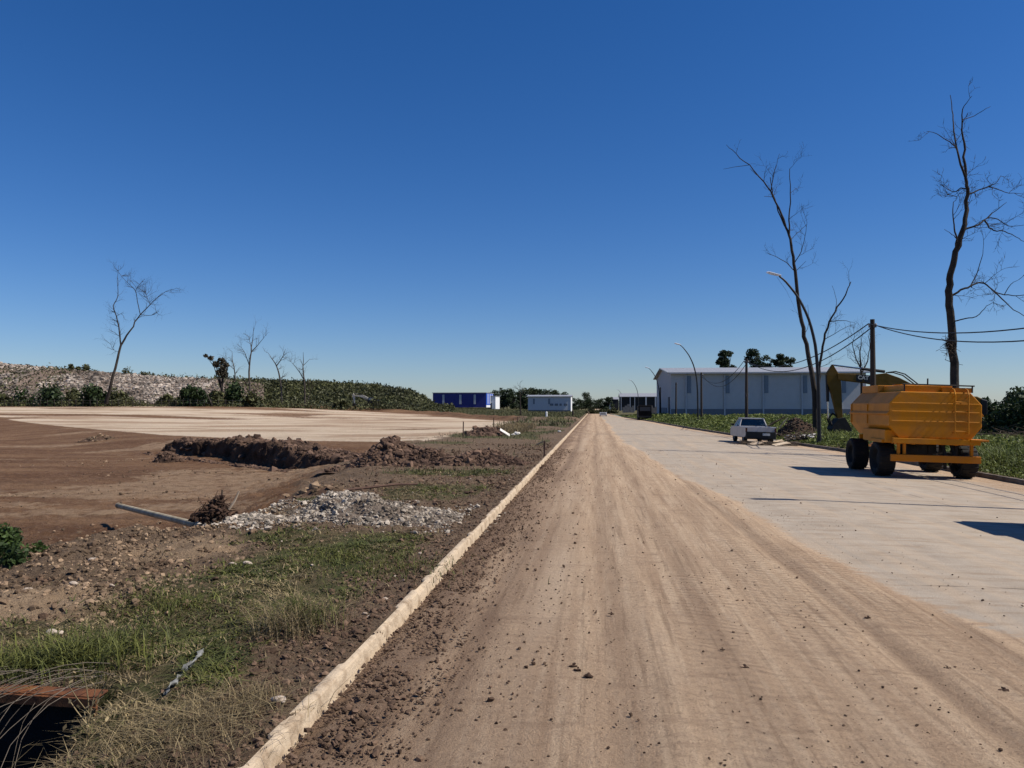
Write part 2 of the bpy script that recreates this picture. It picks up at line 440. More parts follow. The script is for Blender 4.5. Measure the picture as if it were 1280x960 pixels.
M = dict(
    ground=ground_mat(), road=road_mat(),
    kerb=pmat('kerb_concrete', (.52, .41, .29), (.24, .165, .105), 6, .95, .6, 40, .02, spec=.1, lo=.47, hi=.72),
    kerb_grey=pmat('kerb_grey_concrete', (.2, .17, .14), (.1, .08, .06), 3.5, .95, .6, 18, .02, spec=.1),
    clod=pmat('clod_soil', (.15, .098, .066), (.08, .05, .034), 3, .95, island=.8, spec=.1),
    clod_dark=pmat('clod_dark_soil', (.075, .045, .032), (.04, .025, .018), 3, .95, island=.7, spec=.1),
    bankclod=pmat('bank_clod', (.25, .175, .112), (.08, .05, .033), 3, .95, island=1.3, spec=.1),
    heap=pmat('heap_soil', (.165, .105, .072), (.07, .042, .03), 2.2, .95, .9, 9, .08, spec=.1),
    heapclod=pmat('heap_clod', (.15, .095, .066), (.06, .037, .028), 1.5, .95, island=1.0, spec=.1),
    bermtop=pmat('berm_shaded_soil', (.12, .074, .05), (.04, .025, .018), 1.2, .95, .9, 9, .1, spec=.1),  # kept very dark, deepening the shade of the cut face by colour
    gravel=pmat('gravel_stone', (.43, .37, .3), (.12, .094, .07), 2.2, .9, island=1.3, spec=.2),
    gravel_bed=pmat('gravel_bed', (.2, .16, .125), (.09, .065, .05), 6, .95, .8, 30, .04, spec=.1),
    stone=pmat('pale_stone', (.5, .42, .34), (.32, .25, .19), 9, .9, .5, 40, .01),
    white=pmat('white_debris', (.75, .72, .67), (.5, .46, .4), 6, .8),
    grass=leafmat('grass_blade', (.135, .138, .034), (.075, .085, .024), 1.8, 1.2),
    grass_dry=leafmat('dry_blade', (.3, .232, .122), (.13, .095, .052), 1.5, 1.3),
    stem=pmat('grey_stem', (.16, .13, .1), (.08, .065, .05), 6, .9),
    weed=leafmat('weed_leaf', (.15, .17, .04), (.085, .11, .028), .5, 1.2),
    shrub=leafmat('shrub_leaf', (.035, .055, .016), (.02, .034, .012), .25, trans=.15),
    shrub2=leafmat('bright_shrub_leaf', (.06, .095, .022), (.03, .05, .016), 1.2),
    tree=leafmat('tree_leaf', (.034, .05, .018), (.018, .03, .012), .2, trans=.12),
    tree2=leafmat('pale_tree_leaf', (.05, .062, .025), (.028, .038, .016), .2, trans=.12),
    rust_leaf=leafmat('brown_tree_leaf', (.075, .062, .04), (.04, .036, .022), .4, trans=.1),
    hillgreen=pmat('hill_growth', (.07, .066, .03), (.04, .042, .019), .12, .95, .8, 1.5, .3, spec=.1),
    hillleaf=leafmat('hill_leaf', (.082, .084, .031), (.05, .052, .022), .07, 1.2, trans=.12),
    rubblebed=pmat('rubble_bed', (.25, .19, .15), (.15, .105, .08), .2, .95, .9, 3, .3, spec=.1),
    rubble=pmat('rubble_piece', (.32, .27, .225), (.13, .105, .086), .12, .95, island=1.5, spec=.1),
    bark=pmat('bare_bark', (.06, .05, .042), (.03, .025, .022), 2.5, .9, .7, 14, .03, spec=.1),
    bark_pale=pmat('pale_bark', (.11, .092, .076), (.045, .037, .03), 1.5, .9, .5, 9, .03, spec=.1),
    wood=pmat('pole_wood', (.055, .042, .034), (.03, .023, .019), 4, .9, .5, 30, .01, mapping=(1, 1, .1)),
    stake=pmat('stake_wood', (.12, .07, .05), (.07, .04, .03), 6, .9),
    plank=pmat('plank_wood', (.42, .33, .24), (.22, .16, .11), 5, .9),
    brush=pmat('brush_wood', (.1, .075, .055), (.05, .036, .026), 3, .95, island=.8),
    steel=pmat('galvanised_steel', (.2, .2, .2), (.1, .1, .105), 6, .5, metal=.6),
    lampsteel=pmat('lamp_steel', (.03, .031, .033), (.02, .02, .022), 4, .5, metal=.3),
    lamphead=pmat('lamp_head_metal', (.85, .86, .86), (.7, .71, .72), 8, .25, metal=.2, spec=.8),  # white colour stands in for the sun glint on the head
    lens=plain('lamp_lens', (.7, .72, .72), .15, spec=.7),
    cable=plain('black_cable', (.012, .012, .013), .6),
    rubber=pmat('tyre_rubber', (.016, .015, .0145), (.05, .04, .03), 4, .85, .3, 30, .01, lo=.5, hi=.8),
    yellow=paint('yellow_paint', (.54, .195, .0015), amount=.34, rough=.5, spec=.2),
    yellow_trim=paint('yellow_trim_paint', (.5, .165, .002), amount=.3, rough=.5, spec=.2),  # trim parts, a slightly deeper yellow than the tank
    cat=paint('machine_yellow', (.125, .066, .006), amount=.2, rough=.6, spec=.15),
    catpale=paint('machine_pale', (.6, .55, .42), amount=.4, rough=.5),
    black=plain('black_paint', (.015, .015, .016), .5),
    iron=pmat('dark_iron', (.035, .03, .026), (.018, .016, .014), 5, .75),
    rust=pmat('rusty_steel', (.2, .075, .028), (.08, .033, .018), 9, .9, .7, 40, .01),
    chrome=plain('cylinder_rod', (.5, .5, .5), .2, metal=1),
    carwhite=paint('car_paint', (.35, .35, .37), amount=.3, rough=.3, spec=.5),
    plate=plain('number_plate', (.55, .55, .52), .4),
    lampred=plain('tail_lamp', (.06, .008, .008), .2, spec=.5),
    vandark=paint('dark_van_paint', (.007, .006, .006), dirt=(.02, .016, .012), amount=.2, rough=.6, spec=.08),
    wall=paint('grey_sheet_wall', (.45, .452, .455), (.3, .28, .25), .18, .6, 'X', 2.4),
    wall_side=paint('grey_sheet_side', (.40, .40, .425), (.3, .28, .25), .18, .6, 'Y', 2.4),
    dado=paint('blue_dado', (.12, .135, .165), (.2, .18, .15), .25, .7),
    roof=paint('pale_sheet_roof', (.31, .31, .315), (.35, .32, .3), .2, .4, 'X', 2.4),
    skylight=plain('translucent_strip', (.16, .2, .25), .3),
    pilaster=plain('pale_pilaster', (.45, .46, .48), .7),
    dooriron=plain('dark_door', (.04, .042, .05), .6),
    blue=paint('blue_shaded_sheet', (.011, .016, .17), (.1, .1, .2), .12, .45, 'X', 2.4),  # front sheet darkened, its shade put into the colour
    blue_sunlit=paint('blue_sunlit_sheet', (.022, .09, .48), (.1, .12, .25), .12, .45, 'Y', 2.4),  # same sheet on the sunny end, sunlight put into the colour
    whitewall=paint('white_wall', (.72, .72, .72), (.4, .36, .32), .2, .7),
    greywall=paint('pale_grey_wall', (.42, .47, .52), (.3, .3, .3), .2, .7, 'X', 2.4),
    shed=paint('dark_shed_sheet', (.007, .008, .011), (.02, .018, .018), .1, .6, 'X', 2.4),
    block=pmat('block_wall', (.26, .235, .21), (.16, .14, .12), 2, .95, .5, 12, .02),
    cardboard=pmat('faded_board', (.62, .5, .36), (.4, .3, .2), 4, .9),
    rag=pmat('grey_cloth', (.26, .26, .245), (.09, .088, .08), 9, .8, .5, 30, .02),
    pvc=pmat('grey_pvc', (.46, .4, .29), (.25, .2, .13), 5, .8, spec=.15),
    pit=pmat('shaded_pit_concrete', (.02, .018, .015), (.012, .011, .01), 4, .9, .5, 20, .02),  # near black: the shade inside the pit is put into the colour
    letters=plain('pale_letters', (.6, .56, .48), .6),
)


def glass_mat():
    m, nt, N, b = nodes('tinted_glass')
    t = N.new('ShaderNodeBsdfTransparent'); t.inputs[0].default_value = (.55, .62, .6, 1)
    g = N.new('ShaderNodeBsdfGlossy'); g.inputs['Roughness'].default_value = .03
    fr = N.new('ShaderNodeFresnel'); fr.inputs[0].default_value = 1.5
    mx = N.new('ShaderNodeMixShader')
    n1 = tex(nt, 3)
    L(nt, math_(nt, 'ADD', fr.outputs[0], math_(nt, 'MULTIPLY', n1, .08)), mx.inputs[0])
    L(nt, t.outputs[0], mx.inputs[1]); L(nt, g.outputs[0], mx.inputs[2]); L(nt, mx.outputs[0], N['Material Output'].inputs[0])
    return m


M['glass'] = glass_mat()

# ------------------------------------------------------------------ terrain heights
KX = -1.48          # road side of the left kerb


def xr(y):          # right edge of the road: it draws in far off where soil and grass have spread over it
    return np.interp(y, [-50, 33, 47, 62, 90, 125, 165, 300, 3000], [10.05, 10.05, 8.7, 7.6, 6.5, 4.2, 3.2, 3.0, 3.0])


def zroad(x, y):
    return -.025 * np.maximum(0, np.asarray(x, float) - 3.5)


BY = [-30, -12, 0, 3, 5, 6.6, 7.8, 9, 10, 11.2, 12.6, 15, 17, 19.5, 22, 25, 36]
BX = [-15, -11, -8, -6.2, -6.0, -6.5, -6.6, -6.0, -5.4, -5.1, -5.0, -4.9, -4.9, -5.2, -6.0, -6.4, -6.8]


def bank(x, y):
    d = x - np.interp(y, BY, BX) + .9 * (fbm(x * .8, y * .8, 3) - .5)
    wd = 1.1 + 3.6 * ss(12.5, 18, y)
    return ss(.1 - wd, .1, d)


def padfront(x):
    return np.interp(x, [-400, -100, -68, -26, -15, -8, -6], [330, 112, 82, 44, 37, 36, 36])


def padback(x):
    return np.interp(x, [-400, -130, -60, -28, -9, -7], [160, 152, 148, 131, 90, 84])


PIT = (-4.7, -2.68, 2.4, 4.02)


def zleft(x, y, fine=True):
    x = np.asarray(x, float); y = np.asarray(y, float)
    s = bank(x, y)
    p = ss(-9, 0, y - padfront(x))
    yard = -.55 + .55 * p + .05 * (fbm(x * .25, y * .25, 5) - .5)
    v = .10 + .10 * (fbm(x * .5, y * .5, 9) - .5) * ss(0, 1, KX - .25 - x)
    z = s * v + (1 - s) * yard
    z = z + 1.75 * ss(55, 150, y) * ss(-8, -75, x)
    r = y - padback(x)
    z = z + .5 * np.exp(-((r - 3) / 2.0) ** 2) * (.5 + fbm(x * .3, y * .3, 8))
    if fine:
        near = np.exp(-np.maximum(y, 0) / 45.0)
        rough = s * (1 - s) * 4 * .25 + .05
        mud = ss(6, 16, y) * s
        z = z + near * (rough * (fbm(x * 3.1, y * 3.1, 21, 4) - .5) * 1.3 + (.08 + .07 * mud) * (fbm(x * 6.5, y * 6.5, 31, 3) - .5) + .045 * (fbm(x * 17, y * 15, 32, 3) - .5))
        kb = ss(.4, 0, KX - .1 - x)
        z = z * (1 - kb) + kb * (.108 + .09 * (fbm(x * 6, y * 4, 41, 5) - .5))
        z = z + near * s * ss(-3.0, -3.9, x) * ss(4, 5.5, y) * (1 - ss(9.5, 11, y)) * (.2 * (fbm(x * 1.7, y * 1.7, 44) - .5) + .11 * (fbm(x * 5.5, y * 5.5, 45) - .5))
    inp = ss(PIT[0] - .05, PIT[0] + .05, x) * (1 - ss(PIT[1] - .03, PIT[1] + .05, x - .28 * np.clip(4.0 - y, 0, 1.6) + .14 * (fbm(y * 3, x * 3, 4) - .5))) * ss(PIT[2] - .05, PIT[2] + .05, y) * (1 - ss(PIT[3] - .03, PIT[3] + .03, y))
    return z * (1 - inp) + inp * -1.3


GB = [(-2.95, 6.2, 1.2, 1.9), (-2.7, 8.0, 1.15, 1.2), (-3.1, 9.0, 1.4, .7), (-2.9, 14.3, 1.1, 1.5), (-4.1, 12.8, 1.1, .45), (-3.6, 4.9, .9, .7),
      (-2.5, 4.3, .55, .8), (-2.4, 3.3, .5, .6), (-3.3, 18.3, 2.0, .9), (-5.5, 44, 3, 7)]


def grassmask(x, y):
    g = 0
    for cx, cy, a, b in GB:
        g = np.maximum(g, 1 - ss(.55, 1.25, np.hypot((x - cx) / a, (y - cy) / b)))
    g = g * (.25 + 1.3 * fbm(x * 1.4, y * 1.4, 51))
    far = ss(0, 1, (y - padback(x) - 5) / 6) * .95
    v = ss(16, 40, y) * ss(-9, -7, x) * ss(.42, .62, fbm(x * .5, y * .3, 61)) * .8
    g = np.maximum(np.maximum(g, far), v)
    return np.clip(g * ss(.12, .5, KX - .2 - x + .25 * (fbm(x * 2, y * 2, 71) - .5)), 0, 1)


def zright(x, y):
    e = xr(y) + .15
    s = x - e
    return (zroad(e, y) + .12) * (1 - ss(.0, 1.6, s)) + ss(0, 1.6, s) * (.08 + .25 * (fbm(x * .25, y * .25, 81) - .5)) + .04 * (fbm(x * 2, y * 2, 82) - .5)


# ------------------------------------------------------------------ sheets of ground
def rows(first, last, q):
    a = np.linspace(-14, first, 14)
    n = int(math.log(last / first) / q)
    return np.concatenate([a[:-1], first * np.exp(np.linspace(0, math.log(last / first), n))])


Y = rows(1.5, 2600, .0085)
g = np.concatenate([np.linspace(0, 1.25, 330), 1.25 + np.geomspace(.01, 5, 40)])
YY, GG = np.meshgrid(Y, g, indexing='ij')
XX = KX - .05 - GG * (np.maximum(YY, .8) + .8)
ZZ = zleft(XX, YY)
rb = YY - padback(XX)
padm = (1 - .62 * ss(.52, .66, fbm(XX * .045, YY * .085, 320, 5))) * (1 - .75 * np.exp(-((rb + 50 + 8 * fbm(XX * .03, YY * .05, 321)) / 6.0) ** 2) * ss(-25, -50, XX)) * ss(-1.5, 1.0, YY - padfront(XX)) * (1 - .8 * np.exp(-((rb + 17) / 6.0) ** 2) * ss(-20, -60, XX)) * (1 - .7 * np.exp(-((rb + 2) / 5.0) ** 2)) * (1 - ss(-2, 1, YY - padback(XX))) * ss(.5, -1.2, XX + 7.0 + .022 * (YY - 36))
pale = np.maximum(1 - ss(.5, 1.2, np.hypot((XX + 4.9) / 1.6, (YY - 5.6) / .8)), (1 - ss(.5, 1.2, np.hypot((XX + 12) / 7, (YY - 17) / 4.5))) * .5 * ss(.35, .62, fbm(XX * .45, YY * 1.1, 301)))
pale = np.maximum(pale, (1 - ss(.4, 1.1, np.hypot((XX + 4.6) / 1.2, (YY - 8.3) / 1.2))) * .55)
pale = np.maximum(pale, .5 * ss(.5, .66, fbm(XX * .1 + 4, YY * .3, 330)) * (YY < 60) * ss(-6, -9, XX))
verge = np.maximum(bank(XX, YY), 0) * (1 - ss(0, 4, YY - padback(XX)) * 0)
zone = np.stack([padm, grassmask(XX, YY), pale * (1 - padm), verge], -1)
mb = MB().add(np.stack([XX, YY, ZZ], -1), grid_faces(*XX.shape)[:, ::-1])
kind(mb.obj('ground', M['ground'], smooth=True, attr={'zone': zone.reshape(-1, 4)}), 'structure')

g2 = np.concatenate([np.linspace(0, .6, 120), .6 + np.geomspace(.01, 6, 36)])
YY, GG = np.meshgrid(rows(2, 2600, .016), g2, indexing='ij')
XX = xr(YY) + .15 + GG * (np.maximum(YY, .8) + .8)
ZZ = zright(XX, YY)
zone = np.stack([0 * XX, ss(.0, .6, XX - xr(YY) - .2) * (.5 + .6 * fbm(XX * .3, YY * .3, 5)), 0 * XX, 0 * XX + 1], -1)
mb = MB().add(np.stack([XX, YY, ZZ], -1), grid_faces(*XX.shape))
kind(mb.obj('verge_ground', M['ground'], smooth=True, attr={'zone': zone.reshape(-1, 4)}), 'structure')

Y = rows(1.3, 2600, .0095)
u = np.linspace(0, 1, 300)
YY, UU = np.meshgrid(Y, u, indexing='ij')
XX = KX - .06 + UU * (xr(YY) + .1 - KX + .06)


def dirtedge(y):
    return np.interp(y, [0, 6, 10, 16, 23, 40, 80, 160], [3.25, 3.1, 2.75, 2.35, 1.9, 1.5, 1.2, 1.2])


w = XX - dirtedge(YY) + .8 * (fbm(XX * .7, YY * .22, 13) - .5)
dirt = 1 - .75 * ss(-.35, .2, w) - .25 * ss(.2, 2.2, w)
dirt = np.maximum(dirt, ss(-2.4, .2, XX - xr(YY) + .9 * (fbm(XX, YY * .4, 14) - .5)) * .75)
dirt = np.maximum(dirt, .55 * np.exp(-((XX - 3.9 - .3 * fbm(YY * .1, 0 * YY, 15)) / .35) ** 2) * fbm(XX, YY * .2, 16))


def track(x0, wd, s, amp=.25):
    c = x0 + amp * (fbm(YY * .07, 0 * YY + s, s) - .5) * 2
    return np.exp(-((XX - c) / wd) ** 2)


t1 = track(2.05, .06, 91, .12) * ss(0, 3, YY) + .9 * track(2.85, .05, 92, .15)
dark = np.clip(.45 * track(.05, .11, 93) + .45 * ss(.05, -.7, XX + .4 * (fbm(XX, YY * .3, 195) - .5)) + .4 * track(-.85, .12, 194) + .35 * track(.95, .14, 94) + .45 * t1 + 1.1 * ss(-.95, -1.35, XX + .35 * (fbm(XX * 2, YY * .8, 95) - .5)), 0, 1)
dark = dark * (.45 + .9 * fbm(XX * 2.2, YY * .7, 96))
lite = np.clip(.9 * track(-.45, .16, 97, .12) + .7 * track(.5, .14, 98) + .55 * track(1.5, .2, 99), 0, 1) * ss(.35, .65, fbm(XX * 1.2, YY * .22, 100))
tread = np.clip(track(.75, .4, 101) + track(1.65, .32, 102) + .8 * track(2.5, .25, 103) + .5 * track(-.5, .25, 105), 0, 1) * ss(.3, .55, fbm(XX * .5, YY * .3, 104)) * dirt
near = np.exp(-np.maximum(YY, 0) / 22)
kerbpile = ss(-.85, -1.4, XX + .4 * (fbm(XX * 1.5, YY * .7, 95) - .5)) * ss(KX, KX + .14, XX)
ZZ = zroad(XX, YY) + dirt * (.012 + near * (.03 * (fbm(XX * 2.5, YY * 2.0, 110) - .5) + .02 * (fbm(XX * 9, YY * 7, 111, 3) - .5)))
ZZ = ZZ + near * dirt * (-.018 * track(.05, .2, 93) + .016 * track(.32, .1, 93) - .02 * track(2.05, .09, 91, .12) + .012 * track(2.2, .07, 91, .12) - .012 * track(2.85, .07, 92, .15))
ZZ = ZZ + kerbpile * (.03 + near * .09 * (fbm(XX * 7, YY * 7, 112, 4) - .35))
zone = np.stack([dirt, np.clip(dark, 0, 1), np.clip(lite * dirt, 0, 1), tread], -1)
mb = MB().add(np.stack([XX, YY, ZZ], -1), grid_faces(*XX.shape))
kind(mb.obj('road', M['road'], smooth=True, attr={'zone': zone.reshape(-1, 4)}), 'structure')

# kerbs: one strip each, edges broken and worn
ky = rows(1.5, 260, .0036)
prof = [(0.0, -.2), (0.0, .0), (.004, .03), (.008, .06), (.012, .09), (.016, .112), (.022, .122), (.036, .126), (.05, .128), (.064, .128), (.078, .126), (.09, .118), (.096, -.1)]
V = []
for i, (dx, dz) in enumerate(prof):
    wob = .004 * (fbm(ky * 3, ky * 0 + i * .3, 121, 3) - .5)
    chip = 0 * ky
    if i in (5, 6, 7): chip = .016 * ss(.6, .66, fbm(ky * 3.2, ky * 0 + 1.5, 122, 5)) * (1, 1, .6)[i - 5]
    if i in (9, 10, 11): chip = .03 * ss(.5, .56, fbm(ky * 2.6, ky * 0 + 7.5, 123, 5)) * (.5, 1, 1)[i - 9]
    crack = 0 * ky
    for yc, wy, dp_ in ((4.2, .022, .1), (5.55, .012, .06), (7.85, .015, .07), (9.4, .012, .05), (11.1, .02, .07), (15.2, .05, .1), (15.5, .05, .1), (21, .05, .08), (29, .08, .1)):
        crack = crack + dp_ * np.exp(-((ky + .04 * i - yc) / wy) ** 4) * (1.0 if i > 2 else .2)
    V.append(np.stack([KX - dx + wob - (chip if i < 8 else -chip), ky, dz + wob - (chip * .8 + crack if 0 < i < 12 else 0)], -1))
V = np.stack(V, 1)
kind(MB().add(V, grid_faces(len(ky), len(prof))[:, ::-1]).obj('kerb', M['kerb'], smooth=False), 'structure')
ky = rows(1.5, 120, .012)
V = []
for i, (dx, dz) in enumerate([(-.02, -.25), (0, -.01), (.01, .1), (.03, .125), (.13, .125), (.16, .11), (.17, -.2)]):
    e = xr(ky)
    wob = .02 * (fbm(ky * 1.3, ky * 0 + i * .35, 125, 3) - .5)
    V.append(np.stack([e + dx + wob, ky, zroad(e, ky) + dz + wob], -1))
V = np.stack(V, 1)
kind(MB().add(V, grid_faces(len(ky), 7)).obj('kerb_far_side', M['kerb_grey']), 'structure')

# ------------------------------------------------------------------ hills
CRX = [-700, -300, 0, 60, 130, 200, 300, 400, 470, 515, 533, 546]
CRY = [444, 448, 453, 457.5, 463, 468.5, 475, 478, 482, 489, 498, 509]


def hill(name, pa, pb, y0, y1, mat, seed, n=160):
    P = np.linspace(pa, pb, n); T = np.linspace(0, 1, 40)
    PP, TT = np.meshgrid(P, T, indexing='ij')
    a = (PP - 640) / 960
    dx = FW[0] + a * RT[0]; dy = FW[1] + a * RT[1]
    Yc = y0 + (y1 - y0) * TT
    x = dx / dy * Yc
    zc = Yc / dy
    crest = np.interp(PP, CRX, CRY)
    zcr = EYE + (508 - crest) / 960 * ((y0 + .62 * (y1 - y0)) / dy)
    base = zleft(x, 0 * x + y0, False)
    prof = np.where(TT < .62, ss(0, .72, TT) / ss(0, .72, .62), 1 - .35 * ss(.62, 1, TT))
    z = base - .4 + (zcr - base) * prof * (1 + .10 * (fbm(x * .11, Yc * .11, seed) - .5) + .05 * (fbm(x * .4, Yc * .4, seed + 1) - .5)) + .5 * (fbm(x * .35, Yc * .35, seed + 2) - .5)
    ob = MB().add(np.stack([x, Yc, z], -1), grid_faces(*x.shape)[:, ::-1]).obj(name, mat, smooth=True)
    kind(ob, 'structure')
    return np.stack([x, Yc, z], -1), TT


RH, RT_ = hill('rubble_hill', -700, 330, 150, 205, M['rubblebed'], 140, 260)
GH, GT_ = hill('green_hill', 268, 568, 158, 215, M['hillgreen'], 150, 170)
rs = np.random.RandomState(5)


def pick(Hm, n, rs, tmax=27):
    i = rs.randint(0, Hm.shape[0] - 1, n); j = rs.randint(0, tmax, n)
    u, v = rs.rand(n, 1), rs.rand(n, 1)
    return (Hm[i, j] * (1 - u) + Hm[i + 1, j] * u) * (1 - v) + (Hm[i, j + 1] * (1 - u) + Hm[i + 1, j + 1] * u) * v


P = pick(RH, 42000, rs)
def _ratio(px):
    a_ = (px - 640) / 960
    return (FW[0] + a_ * RT[0]) / (FW[1] + a_ * RT[1])


fade = lambda P: ss(_ratio(235), _ratio(318), P[:, 0] / P[:, 1] + .02 * (fbm(P[:, 0] * .15, P[:, 2] * .3, 166) - .5))
k = (fbm(P[:, 0] * .09, P[:, 1] * .09, 160) < .68) & (rs.rand(len(P)) > fade(P))
P = P[k]
mb = MB(); chunks(mb, P, rs.lognormal(-1.35, .45, len(P)).clip(.1, .95), rs, .8)
kind(mb.obj('rubble', M['rubble']), 'stuff')
P = np.concatenate([pick(GH, 60000, rs), pick(RH, 26000, rs)])
k = (np.arange(len(P)) < 60000) | (fbm(P[:, 0] * .09, P[:, 1] * .09, 160) > .55) | (rs.rand(len(P)) < fade(P) * 1.2)
P = P[k]
P[:, 2] += np.abs(rs.normal(size=len(P))) * .45
mb = MB(); leaves(mb, P, rs.uniform(.14, .42, len(P)), rs, .2)
pc = rs.uniform(-60, 560, 26000); yc = rs.uniform(138, 152, 26000)
aa = (pc - 640) / 960
xc = (FW[0] + aa * RT[0]) / (FW[1] + aa * RT[1]) * yc
hh = .25 + 1.7 * ss(.42, .75, fbm(xc * .22, yc * .22, 260))
kk = rs.rand(26000) < .25 + .75 * ss(.4, .6, fbm(xc * .22, yc * .22, 260))
P = np.stack([xc, yc, zleft(xc, yc, False) + rs.rand(26000) * hh], 1)[kk]
leaves(mb, P, rs.uniform(.1, .3, len(P)), rs, .3)
kind(mb.obj('undergrowth', M['hillleaf']), 'stuff')

# ------------------------------------------------------------------ plants
def clump_pts(n, rs, lobes):
    """points spread through several overlapping lobes (cx,cy,cz,rx,ry,rz), thicker towards their skins"""
    wt = np.array([l[3] * l[4] * l[5] for l in lobes]) ** .75; wt /= wt.sum()
    k = rs.choice(len(lobes), n, p=wt)
    d = rs.normal(size=(n, 3)); d /= np.linalg.norm(d, axis=1)[:, None]
    r = rs.rand(n) ** .45
    A = np.array(lobes)
    return A[k, :3] + d * r[:, None] * A[k, 3:]


def make_shrub(name, label, cat, loc, w, h, mat, seed, n=1500, s=.28, stems=True, group=None, dep=None):
    rs = np.random.RandomState(seed)
    t = thing(name, label, cat, loc, 0, group)
    lob = []
    for i in range(max(5, int(4 + w / h * 3))):
        f = rs.uniform(-1, 1)
        hh = h * (1 - .38 * abs(f)) * rs.uniform(.78, 1.04)
        r = h * rs.uniform(.2, .34)
        lob.append((f * (w / 2 - r * .6), rs.uniform(-1, 1) * (dep or h * .5) * .5, hh - r, r * 1.2, r * 1.1, r))
        lob.append((f * (w / 2 - r * .5), rs.uniform(-1, 1) * (dep or h * .5) * .5, (hh - r) * .45, r * 1.2, r * 1.1, hh * .42))
    P = clump_pts(n, rs, lob)
    P[:, 2] = np.maximum(P[:, 2], .02)
    mb = MB(); leaves(mb, P, rs.uniform(.5, 1.2, n) * s, rs, .2)
    mb.obj('foliage', mat, t)
    if stems:
        mb = MB()
        for i in range(7):
            q = lob[rs.randint(len(lob))]
            mb.tube([(q[0] * .3, q[1] * .3, -.1), (q[0] * .6, q[1] * .6, q[2] * .5), (q[0], q[1], q[2])], [.05 * h / 2, .035 * h / 2, .012], 5)
        mb.obj('stem', M['bark'], t)
    return t


def make_tree(name, label, loc, h, w, mat, seed, n=1500, s=.45, trunk=.32, group=None, lob=None, nl=13):
    rs = np.random.RandomState(seed)
    t = thing(name, label, 'tree', loc, 0, group)
    if lob is None:
        lob = []
        for i in range(nl):
            a = rs.uniform(0, 2 * PI); r = w / 2 * rs.uniform(.15, .85); zz = rs.uniform(trunk, .95) * h
            k = w * rs.uniform(.12, .24) * (1.15 - .4 * zz / h)
            lob.append((r * math.cos(a), r * math.sin(a), min(zz, h - k), k, k, k * .75))
    P = clump_pts(n, rs, lob)
    mb = MB(); leaves(mb, P, rs.uniform(.5, 1.2, n) * s, rs, .2)
    mb.obj('crown', mat, t)
    mb = MB()
    mb.tube([(0, 0, -.3), (.1, 0, h * .3), (0, .1, h * .6), (.05, 0, h * .85)], [h * .025, h * .018, h * .012, .03], 7)
    for q in lob:
        mb.tube([(0, 0, min(h * .3, q[2] * .6)), (q[0] * .5, q[1] * .5, q[2] * .8), q[:3]], [h * .011, h * .007, .02], 5)
    mb.obj('trunk', M['bark'], t)
    return t


def twig(mb, p, d, ln, r, rs, depth, n=5, wig=.15, up=.15):
    """one crooked branch and, further out, its side twigs"""
    m = 5 if ln > .5 else 4
    P = [np.array(p)]; dd = np.array(d, float)
    dd /= np.linalg.norm(dd)
    for i in range(m - 1):
        dd = dd + rs.normal(size=3) * wig + np.array([0, 0, up * .35])
        dd /= np.linalg.norm(dd)
        P.append(P[-1] + dd * ln / (m - 1))
    rr = np.linspace(r, r * .35, m)
    mb.tube(P, rr, n, cap=False)
    if depth > 0:
        for i in range(1, m):
            for q in range(1 if i < m - 1 else 2):
                if rs.rand() < .85:
                    a = rs.normal(size=3); a -= a.dot(dd) * dd; a /= np.linalg.norm(a)
                    nd = dd * .75 + a * rs.uniform(.5, 1.0) + np.array([0, 0, .15])
                    twig(mb, P[i], nd, ln * rs.uniform(.45, .7), max(rr[i] * .62, .006), rs, depth - 1, max(3, n - 1), wig, up)


def poly(pts, Yd, rs, jit=.5):
    """photo points to a limb standing at distance Yd; its depth wanders like a real limb's"""
    d = np.cumsum(rs.normal(size=len(pts)) * jit); d -= d[0]
    return np.array([D(a, b, Yd + k) for (a, b), k in zip(pts, d)])


def refine(P, rs, amp, k=3):
    P = np.asarray(P); m = len(P)
    t = np.linspace(0, m - 1, (m - 1) * k + 1)
    Q = np.stack([np.interp(t, np.arange(m), P[:, i]) for i in range(3)], 1)
    # light smoothing then small crooks
    Q[1:-1] = .25 * Q[:-2] + .5 * Q[1:-1] + .25 * Q[2:]
    Q[1:-1] += rs.normal(size=Q[1:-1].shape) * amp
    return Q


